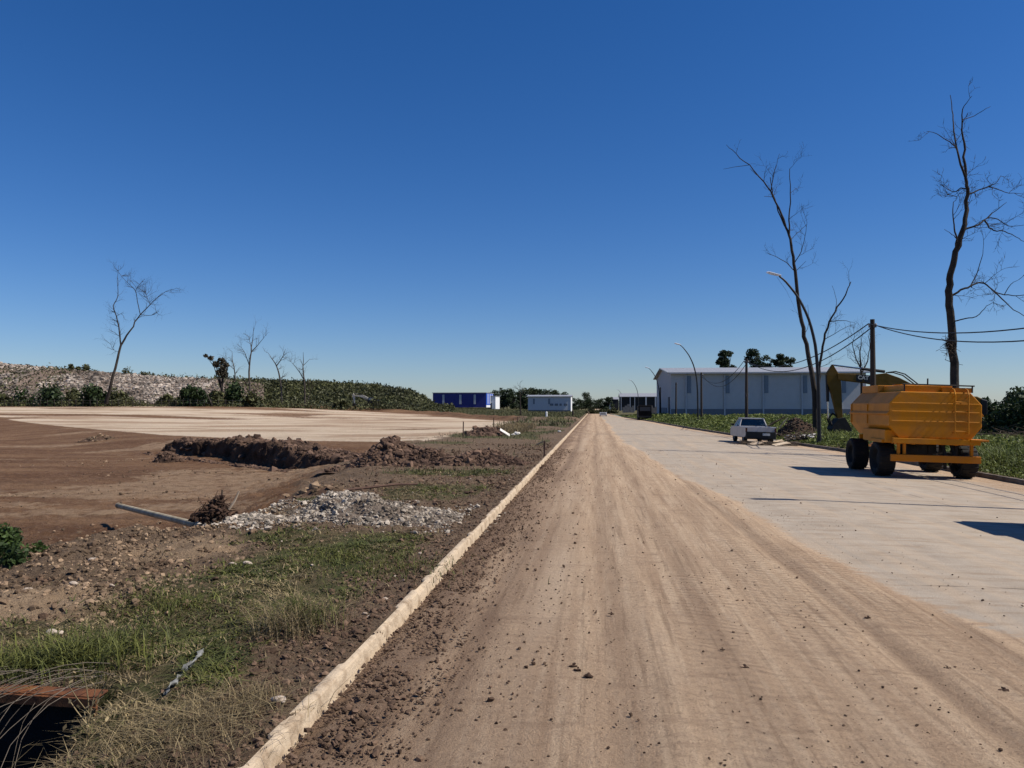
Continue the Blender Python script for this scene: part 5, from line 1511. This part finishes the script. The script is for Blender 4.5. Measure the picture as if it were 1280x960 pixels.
rz_ = lambda x, y: zroad(x, y) + .012
scatter(2600, -5.6, -1.8, 9.4, 12.6, lambda x, y: ss(.42, .6, fbm(x * 1.6, y * 1.6, 196)), lambda x, y: zleft(x, y) + .02, .013, M['gravel'], 'gravel_spill', .6, .1)
scatter(26000, -1.45, -.2, 2.6, 30, lambda x, y: (ss(-.75, -1.35, x + .5 * (fbm(x * 2, y * 1.1, 95) - .5)) + .05) * .95, lambda x, y: zroad(x, y) + .015 + .045 * ss(-.7, -1.4, x), .0062, M['clod'], 'kerbside_clods', .6)
scatter(9000, -1.4, 3.6, 2.6, 30, lambda x, y: .1 + .6 * ss(.5, .7, fbm(x * .8, y * .5, 190)) + .4 * np.exp(-((x - .3) / .5) ** 2), rz_, .0045, M['clod'], 'road_crumbs', .55)
scatter(130, -.9, 3.4, 3.0, 22, lambda x, y: .35 + .5 * np.exp(-((x + .0) / .5) ** 2), rz_, .0075, M['clod_dark'], 'dark_clods', .55)
scatter(900, 3.2, 9.8, 5, 30, lambda x, y: .15 + .8 * ss(8.2, 9.8, x), lambda x, y: zroad(x, y), .006, M['clod'], 'lane_crumbs', .5)
scatter(34000, -7.4, -3.0, 4.4, 12, lambda x, y: bank(x, y) * (1 - grassmask(x, y)) * ss(-2.6, -3.6, x) * (.25 + ss(.4, .62, fbm(x * 1.1, y * 1.1, 191))), zleft, .009, M['bankclod'], 'bank_clods', .75, .25)
scatter(420, -7.0, -3.0, 4.4, 12, lambda x, y: bank(x, y) * (1 - grassmask(x, y)) * ss(-2.8, -3.8, x), zleft, .024, M['bankclod'], 'bank_lumps', .5, .4)
scatter(12000, -2.4, -1.56, 3, 26, lambda x, y: .85 - .5 * grassmask(x, y), zleft, .0075, M['clod'], 'verge_crumbs', .7, .25)
scatter(9000, -6, -1.7, 12, 34, lambda x, y: bank(x, y) * (1 - grassmask(x, y)) * ss(.35, .6, fbm(x * .6, y * .6, 192)), zleft, .015, M['clod'], 'verge_clods', .7, .3)
scatter(5000, -22, -5.5, 11, 34, lambda x, y: (1 - bank(x, y)) * ss(.45, .65, fbm(x * .35, y * .8, 193)), zleft, .014, M['bankclod'], 'yard_clods', .7, .3)
scatter(220, -3.9, -1.7, 5, 22, lambda x, y: .3 + 0 * x, zleft, .012, M['stone'], 'white_stones', .5, .25)

# larger dark clods on the road that read one by one
CL_ = [((717, 836), .05, 'flat dark clod on the dirt, upper left of the pair near the bottom'), ((722, 841), .05, 'dark clod beside the flat one near the bottom of the road'), ((735, 849), .06, 'long dark sliver clod nearest on the dirt'),
       ((931, 838), .055, 'long dark clod alone on the paler dirt right of middle'), ((903, 815), .035, 'small dark clod beyond the long lone one'), ((764, 770), .045, 'dark clod in the wheel track mid way'), ((766, 712), .035, 'dark clod farther up the wheel track'),
       ((1085, 775), .05, 'dark clod on the right ridge of the dirt'), ((1184, 839), .05, 'dark clod near the right side of the dirt'), ((1255, 867), .06, 'dark clod closest to the right frame edge'), ((915, 690), .04, 'dark clod on the dirt straight before the tank')]
for (a, r_, lb) in CL_:
    x, y, z = G(*a); r_ *= .62
    mb = MB(); rr = np.random.RandomState(int(a[0]))
    base = np.array([[0, 0, 0], [r_ * .5, .0, -.0], [-r_ * .55, r_ * .1, 0], [r_ * .1, r_ * .35, .01]])
    chunks(mb, base, np.array([r_ * .62, r_ * .42, r_ * .4, r_ * .35]), rr, .55)
    o = mb.obj('dirt_clod', M['clod_dark']); o.location = (x, y, r_ * .2 + .012)
    tag(o, lb, 'clod', 'dark clods on the dirt road')
ST = [((347, 881), .075, 'largest rounded stone lying beside the broken kerb'), ((481, 745), .05, 'pale stone in the grass edge beside the kerb'), ((462, 773), .05, 'flat pale stone beside the kerb, below another'), ((32, 739), .1, 'pale slab stone on the bare dirt at the left'),
      ((92, 737), .07, 'pale stone on the dirt left of the grass'), ((136, 737), .08, 'pale flat stone on the dirt nearest the grass'), ((308, 703), .1, 'buff broken brick lying on the dirt bank'), ((290, 702), .08, 'dark edged rubble piece beside the buff brick'),
      ((115, 703), .09, 'rounded buff stone high on the dirt bank'), ((68, 786), .09, 'whitish stone at the edge of the long grass')]
for (a, r_, lb) in ST:
    x, y, z = G(a[0], a[1], .12)
    mb = MB(); rr = np.random.RandomState(int(a[0]))
    chunks(mb, np.array([[0, 0, 0], [r_ * .3, 0, 0]]), np.array([r_ * .7, r_ * .5]), rr, .6)
    o = mb.obj('stone', M['stone']); o.location = (x, y, float(zleft(np.array(x), np.array(y))) + r_ * .2)
    s_ = o.modifiers.new('round', 'SUBSURF'); s_.levels = 1; s_.render_levels = 1
    tag(o, lb, 'stone', 'loose stones on the left verge')

# ------------------------------------------------------------------ grass (uncountable)
rs = np.random.RandomState(81)


def sample(n, xa, xb, ya, yb_, mask, ylog=True):
    y = np.exp(rs.uniform(math.log(ya), math.log(yb_), n)) if ylog else rs.uniform(ya, yb_, n)
    x = rs.uniform(xa, xb, n)
    k = rs.rand(n) < mask(x, y)
    return x[k], y[k]


x, y = sample(105000, -5.0, -1.75, 2.9, 20, lambda x, y: grassmask(x, y) ** 1.3 * (.04 + .96 * ss(.44, .6, fbm(x * 1.9, y * 1.9, 201))))
mb = MB(); hh = rs.uniform(.012, .042, len(x)) * (1 + 1.2 * ss(.55, .75, fbm(x * 1.1, y * 1.1, 202)))
blades(mb, np.stack([x, y, zleft(x, y) - .01], 1), hh, .0035 + .0005 * y + 0 * x, rs, 1.9, .9)
kind(mb.obj('grass', M['grass']), 'stuff')
x, y = sample(95000, -5.0, -1.75, 2.9, 20, lambda x, y: np.clip(grassmask(x, y) + .08, 0, 1) * (.15 + .75 * ss(.45, .65, fbm(x * 1.3, y * 1.3, 203))))
mb = MB(); hh = rs.uniform(.012, .05, len(x))
blades(mb, np.stack([x, y, zleft(x, y) - .01], 1), hh, .003 + .0004 * y + 0 * x, rs, 1.6, .9)
kind(mb.obj('dry_grass', M['grass_dry']), 'stuff')


def tuft(px, py, n, h, r_, mat, name, label, seed, lean=.8, zz=.12, w=.004, flat_r=None):
    rr = np.random.RandomState(seed)
    x0, y0, _ = G(px, py, zz)
    x = x0 + rr.normal(size=n) * r_; y = y0 + rr.normal(size=n) * (flat_r or r_)
    mb = MB(); z = zleft(x, y); z = np.where(z < -.3, .05, z)
    blades(mb, np.stack([x, y, z - .01], 1) - [x0, y0, 0], h * rr.uniform(.45, 1.1, n), w * rr.uniform(.6, 1.3, n), rr, lean, .7)
    o = mb.obj(name, mat); o.location = (x0, y0, 0)
    return tag(o, label, 'grass tuft')


tuft(105, 822, 900, .2, .22, M['grass'], 'grass_tuft', 'dense dark green grass tuft above the rusty plate', 501, 1.0)
tuft(45, 832, 600, .18, .18, M['grass'], 'grass_tuft', 'dark grass tuft left above the rusty plate', 502, 1.0)
tuft(365, 785, 420, .24, .15, M['grass_dry'], 'grass_tuft', 'pale spiky grass tuft near the kerb on the green patch', 503, 1.4, w=.003)
tuft(375, 778, 330, .26, .12, M['grass'], 'grass_tuft', 'green spiky grass rising through the pale tuft near the kerb', 504, 1.2, w=.0022)
tuft(250, 900, 650, .11, .2, M['grass_dry'], 'grass_tuft', 'straw coloured bent tuft right of the pit', 505, 2.2, w=.0022)
tuft(300, 878, 380, .1, .13, M['grass_dry'], 'grass_tuft', 'thin straw tuft left of the largest kerb stone', 506, 2.0, w=.0022)
tuft(200, 930, 700, .1, .22, M['grass_dry'], 'grass_tuft', 'matted dead grass at the bottom edge beside the pit', 507, 2.4, w=.0022)
tuft(420, 695, 700, .075, .25, M['grass'], 'grass_tuft', 'bright green tuft just below the gravel heap', 508, 1.2, flat_r=.3)
tuft(490, 708, 900, .08, .3, M['grass'], 'grass_tuft', 'lush green tuft between the gravel heap and the kerb', 509, 1.2, flat_r=.35)
tuft(215, 758, 500, .1, .2, M['grass'], 'grass_tuft', 'dark low tuft where the grass meets the bare dirt', 510, 1.2)

# weeds on the right verge
x, y = sample(230000, 0, 1, 14, 130, lambda x, y: 0 * x + 1)
x = xr(y) + .18 + (rs.rand(len(y)) ** 1.3) * (4 + y * .36)
k = rs.rand(len(x)) < (.25 + .9 * fbm(x * .5, y * .35, 211)) * (.5 + .5 * ss(.2, 1, x - xr(y)))
x, y = x[k], y[k]
z = zright(x, y)
hh = (.08 + .42 * ss(.4, .7, fbm(x * .35, y * .35, 212))) * ss(.05, 2.0, x - xr(y)) + .03
P = np.stack([x, y, z + rs.rand(len(x)) ** .8 * hh], 1)
mb = MB(); leaves(mb, P, (.014 + .0014 * y) * rs.uniform(.6, 1.3, len(x)), rs, .5)
kind(mb.obj('weeds', M['weed']), 'stuff')
x, y = sample(70000, 0, 1, 14, 130, lambda x, y: 0 * x + 1)
x = xr(y) + .18 + rs.rand(len(y)) * (3 + y * .36)
z = zright(x, y)
hh = rs.uniform(.08, .4, len(x)) * ss(.0, 2.0, x - xr(y)) + .04
mb = MB(); blades(mb, np.stack([x, y, z - .02], 1), hh, .006 + .0005 * y + 0 * x, rs, .8)
kind(mb.obj('verge_grass', M['weed']), 'stuff')
# far field grass, left
x, y = sample(60000, -75, -1.9, 60, 300, lambda x, y: ((y > padback(x) + 6) | (x > -9)) * (.3 + .7 * grassmask(x, y)))
mb = MB(); blades(mb, np.stack([x, y, zleft(x, y, False) - .05], 1), rs.uniform(.12, .5, len(x)), .035 + 0 * x, rs, .8)
kind(mb.obj('field_grass', M['hillleaf']), 'stuff')
x, y = sample(9000, -9, -1.8, 17, 70, lambda x, y: grassmask(x, y) * .9)
mb = MB(); blades(mb, np.stack([x, y, zleft(x, y) - .02], 1), rs.uniform(.05, .2, len(x)), .012 + 0 * x, rs, 1.0)
kind(mb.obj('verge_tufts', M['hillleaf']), 'stuff')
x, y = sample(2200, -6.5, -4.3, 45, 58, lambda x, y: 0 * x + .8)
mb = MB(); blades(mb, np.stack([x, y, zleft(x, y) - .02], 1), rs.uniform(.2, .6, len(x)), .012 + 0 * x, rs, 1.0)
tag(mb.obj('tall_weeds', M['grass_dry']), 'clump of tall yellowish weeds beside the white board on the verge', 'weed clump')

# ------------------------------------------------------------------ left foreground things
# leafy shrub at the left edge
x, y, _ = G(8, 708, .0)
make_shrub('leafy_shrub', 'bright green leafy shrub at the left frame edge on the dirt bank', 'shrub', (x - .25, y + .1, zl(x, y) - .1), 1.35, .46, M['shrub2'], 520, 5200, .035, dep=.9)
# grey pipe reaching out of the bank
p0 = np.array(G(148, 632, -.2)); p1 = np.array(G(243, 655.5, .02))
d = (p1 - p0) / np.linalg.norm(p1 - p0)
t = thing('grey_pipe', 'pale grey plastic pipe sticking out of the dirt bank', 'pipe', tuple(p0))
mb = MB().tube([p0 * 0, (p1 - p0) * .5, (p1 - p0) * 1.12], .048, 16, cap=False)
mb.tube([d * .012, (p1 - p0) * .5, (p1 - p0) * 1.12], .041, 16, cap=False)
mb.obj('barrel', M['pvc'], t, smooth=True)
MB().tube([d * -.02, d * .1], .054, 16, cap=False).obj('collar', M['pvc'], t, smooth=True)
# torn root stump with two sticks
x, y, _ = G(268, 652, .1)
t = thing('root_stump', 'dark torn root ball with two sticks on the bank edge', 'stump', (x, y, zl(x, y) - .02))
rs = np.random.RandomState(91)
mb = MB()
P = rs.normal(size=(500, 3)) * [.09, .09, .1]; P[:, 2] = np.abs(P[:, 2]) * 1.1 + .02
P[:, 0] *= (1.3 - P[:, 2] * 1.5)
chunks(mb, P, rs.uniform(.012, .05, 500), rs, .9)
for i in range(90):
    a = rs.normal(size=3) * [.1, .1, .08] + [0, 0, .14]; d = rs.normal(size=3) * .07
    mb.tube([a - d, a + rs.normal(size=3) * .02, a + d], .005, 4, cap=False)
mb.obj('root_ball', M['clod_dark'], t)
MB().tube([(.06, 0, .2), (.09, .02, .33), (.1, .02, .45)], [.014, .013, .011], 6).obj('stick', M['brush'], t)
MB().tube([(.2, .02, .18), (.27, .05, .3), (.32, .07, .43)], [.018, .017, .014], 6).obj('stick', M['plank'], t)
# small bluish tyre-like scrap on the bank
x, y, _ = G(73, 681, .0)
mb = MB().lathe([(.06, -.025), (.085, -.03), (.09, 0), (.085, .03), (.06, .025), (.06, -.025)], (0, 0, 0), 0, 20)
o = mb.obj('rubber_ring', M['rubber'], smooth=True); o.location = (x, y, zl(x, y) + .06); o.rotation_euler = (R(10), R(12), R(60))
tag(o, 'small dark rubber ring half standing on the dirt bank', 'rubber ring')
# rusty plate over the drain pit
t = thing('steel_plate', 'rusty steel plate edging the dark drain pit', 'steel plate', (-2.98, 4.08, .12), R(-2))
mb = MB().box((-.02, -.075, .003), (.64, .09, .012), [[1, 0, 0], [0, .996, -.087], [0, .087, .996]]).box((-.02, -.125, -.03), (.64, .016, .055))
mb.obj('sheet', M['rust'], t, bevel=.004)
MB().box((.28, -.125, -.09), (.03, .03, .09)).obj('bracket', M['rust'], t)
# pit lining
mb = MB()
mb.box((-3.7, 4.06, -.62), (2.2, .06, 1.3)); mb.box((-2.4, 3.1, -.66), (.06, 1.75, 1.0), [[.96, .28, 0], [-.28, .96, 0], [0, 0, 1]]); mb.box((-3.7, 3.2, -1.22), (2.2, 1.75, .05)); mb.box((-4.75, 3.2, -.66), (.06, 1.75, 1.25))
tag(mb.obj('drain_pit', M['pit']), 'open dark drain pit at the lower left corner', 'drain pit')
# dry stems hanging over the pit
rs = np.random.RandomState(95)
mb = MB()
for i in range(30):
    x0 = rs.uniform(-3.6, -2.75); y0 = 4.1 + rs.uniform(-.02, .25)
    P = [np.array([x0, y0, .12 + rs.uniform(0, .06)])]
    v = np.array([rs.uniform(-.45, .1), -rs.uniform(.5, 1.0), rs.uniform(.1, .35)]) * .16
    for k in range(9):
        P.append(P[-1] + v); v = v + np.array([rs.normal() * .012, rs.normal() * .01 + .004, -.022]); v *= .97
    if rs.rand() < .35:
        for k in range(4): v = v + np.array([.03, .012, .028]); P.append(P[-1] + v * .9)
    mb.tube(P, np.linspace(.0022, .001, len(P)), 4, cap=False)
tag(mb.obj('dry_stems', M['stem']), 'tangle of thin dry stems hanging over the drain pit', 'dry stems')
t = thing('seedling_weed', 'small pale stalked weed standing at the pit edge', 'weed', (-2.42, 3.5, .08))
mb = MB()
for i in range(9):
    a = i * 2.4
    P = [(0, 0, .02 * i), (.06 * math.cos(a), .06 * math.sin(a), .06 + .025 * i), (.1 * math.cos(a), .1 * math.sin(a), .1 + .03 * i)]
    mb.tube(P, [.003, .0025, .0015], 4, cap=False)
mb.tube([(0, 0, -.02), (-.02, .02, .2), (-.06, .03, .38)], [.004, .003, .002], 5)
mb.obj('stalk', M['grass_dry'], t)
mb = MB(); leaves(mb, np.stack([rs.normal(size=40) * .06, rs.normal(size=40) * .06, rs.uniform(.05, .36, 40)], 1), rs.uniform(.008, .02, 40), rs)
mb.obj('leaf', M['grass_dry'], t)
# torn cloth strip
pts = [(206, 866), (214, 856), (221, 848), (229, 842), (233, 834), (240, 828), (247, 820), (255, 810)]
W = []
for i, (a, b_) in enumerate(pts):
    x, y, _ = G(a, b_, .12); zz = .16 + .03 * math.sin(i * 1.7)
    x, y, _ = G(a, b_, zz); W.append((x, y, zz))
W = refine(np.array(W), np.random.RandomState(3), .006, 4)
V = []
for i, q in enumerate(W):
    w_ = .012 + .008 * math.sin(i * 1.3) + .004 * math.sin(i * 3.1)
    f_ = .5 + .9 * math.sin(i * .7)
    V += [q + np.array([-w_ * math.cos(f_), 0, -w_ * math.sin(f_)]), q + [0, .005, .008 + .008 * math.sin(i * 2.2)], q + np.array([w_ * math.cos(f_), .0, w_ * math.sin(f_) * .4])]
V = np.array(V)
n = len(W)
F = grid_faces(n, 3)
mb = MB().add(np.concatenate([V, V - [0, .0, .005]]), np.concatenate([F, (F + 3 * n)[:, ::-1]]))
tag(mb.obj('cloth_strip', M['rag'], smooth=True), 'torn grey white cloth strip tangled in the grass', 'cloth strip')

# stakes and scraps by the pad
SK = [((579, 550), 527, 38, 'tallest wooden survey stake standing on the pad'), ((617, 541), 522, 47, 'second stake at the pad corner, left of the white board'), ((647, 536), 521, 62, 'dark stake beside the tall weeds at the pad tip'), ((680.5, 569), 551, 24.2, 'thin dark stake beside the kerb near the soil heap')]
for (a, yt, Yd, lb) in SK:
    p = D(a[0], a[1], Yd); q = D(a[0], yt, Yd)
    x, y = p[0], Yd
    z0 = zl(x, y)
    mb = MB().box((0, 0, (q[2] - z0) / 2 - .05), (.05, .05, q[2] - z0 + .1), [[1, 0, .02], [0, 1, 0], [-.02, 0, 1]])
    o = mb.obj('stake', M['stake'], bevel=.004); o.location = (x, y, z0)
    tag(o, lb, 'stake', 'wooden stakes around the pad')
p = D(631, 541.5, 41.5); z0 = zl(p[0], 41.5)
o = MB().box((0, 0, 0), (.62, .3, .035)).obj('white_board', M['white'], bevel=.004); o.location = (p[0], 41.5, z0 + .2); o.rotation_euler = (R(25), R(32), .3)
tag(o, 'white board lying tilted on the verge beside the pad', 'board')
for a, b_, s_, lb in ((641, 543, .12, 'white crumpled scrap next to the tilted white board'), (646, 542, .16, 'larger white crumpled scrap right of the tilted board'), (699, 539, .1, 'lone small white scrap nearer the kerb')):
    x, y, _ = G(a, b_, .15)
    mb = MB(); chunks(mb, np.array([[0, 0, 0.], [s_ * .6, 0, .02], [-s_ * .5, .05, 0]]), np.array([s_, s_ * .7, s_ * .6]), np.random.RandomState(a), .8)
    o = mb.obj('scrap', M['white']); o.location = (x, y, zl(x, y) + s_ * .4)
    tag(o, lb, 'scrap')
p = D(671, 556, 24.4); q = D(680, 551.5, 24.3)
tag(MB().tube([p, (p + q) / 2, q], .022, 6).obj('pale_stick', M['plank']), 'pale stick leaning on the thin stake beside the kerb', 'stick')
for a, yb_, yt, Yd, m_, lb, nm in ((683, 521, 514.5, 95, 'whitewall', 'short white marker post in front of the pale grey building', 'marker_post'), (716, 520, 513, 120, 'wood', 'dark stubby post near the pale grey building end', 'stubby_post')):
    x = Pd(a, Yd); z0 = zl(x, Yd); h = D(a, yt, Yd)[2] - z0
    mb = MB().lathe([(.0, h), (.09, h), (.13, h - .08), (.13, -.2)], (0, 0, 0), 2, 10)
    o = mb.obj(nm, M[m_]); o.location = (x, Yd, z0)
    tag(o, lb, 'post')

# ------------------------------------------------------------------ camera, light, sky
cam = bpy.data.cameras.new('camera'); co = bpy.data.objects.new('camera', cam); C.objects.link(co)
co.location = (0, 0, EYE); co.rotation_euler = (PI / 2 + PITCH, 0, YAW)
cam.sensor_width = 36; cam.lens = 27; cam.clip_end = 8000; cam.clip_start = .05
sc.camera = co
SEL = R(48)
sd = Vector((.998 * math.cos(SEL), -.062 * math.cos(SEL), math.sin(SEL))).normalized()
sun = bpy.data.lights.new('sun', 'SUN'); sun.energy = 5.0; sun.angle = R(.55); sun.color = (1, .94, .835)
so = bpy.data.objects.new('sun', sun); C.objects.link(so)
so.rotation_euler = sd.to_track_quat('Z', 'Y').to_euler(); so.location = (30, -10, 40)
w = bpy.data.worlds.new('World'); sc.world = w; w.use_nodes = True
nt = w.node_tree; bg = nt.nodes['Background']
sky = nt.nodes.new('ShaderNodeTexSky'); sky.sky_type = 'NISHITA'; sky.sun_disc = False
sky.sun_elevation = SEL; sky.sun_rotation = math.atan2(sd.x, sd.y)
sky.altitude = 0; sky.air_density = 1.0; sky.dust_density = .15; sky.ozone_density = 1.0
hs = nt.nodes.new('ShaderNodeHueSaturation'); hs.inputs['Saturation'].default_value = 1.19
tint = mixc(nt, 1.0, sky.outputs[0], (.78, .93, 1.3), 'MULTIPLY'); nt.links.new(tint, hs.inputs['Color']); nt.links.new(hs.outputs[0], bg.inputs[0])
bg.inputs[1].default_value = .064
sc.view_settings.view_transform = 'Standard'; sc.view_settings.look = 'None'
sc.view_settings.exposure = 0.2; sc.view_settings.gamma = 1
sc.cycles.use_denoising = True
sc.cycles.max_bounces = 5; sc.cycles.diffuse_bounces = 2; sc.cycles.transparent_max_bounces = 8
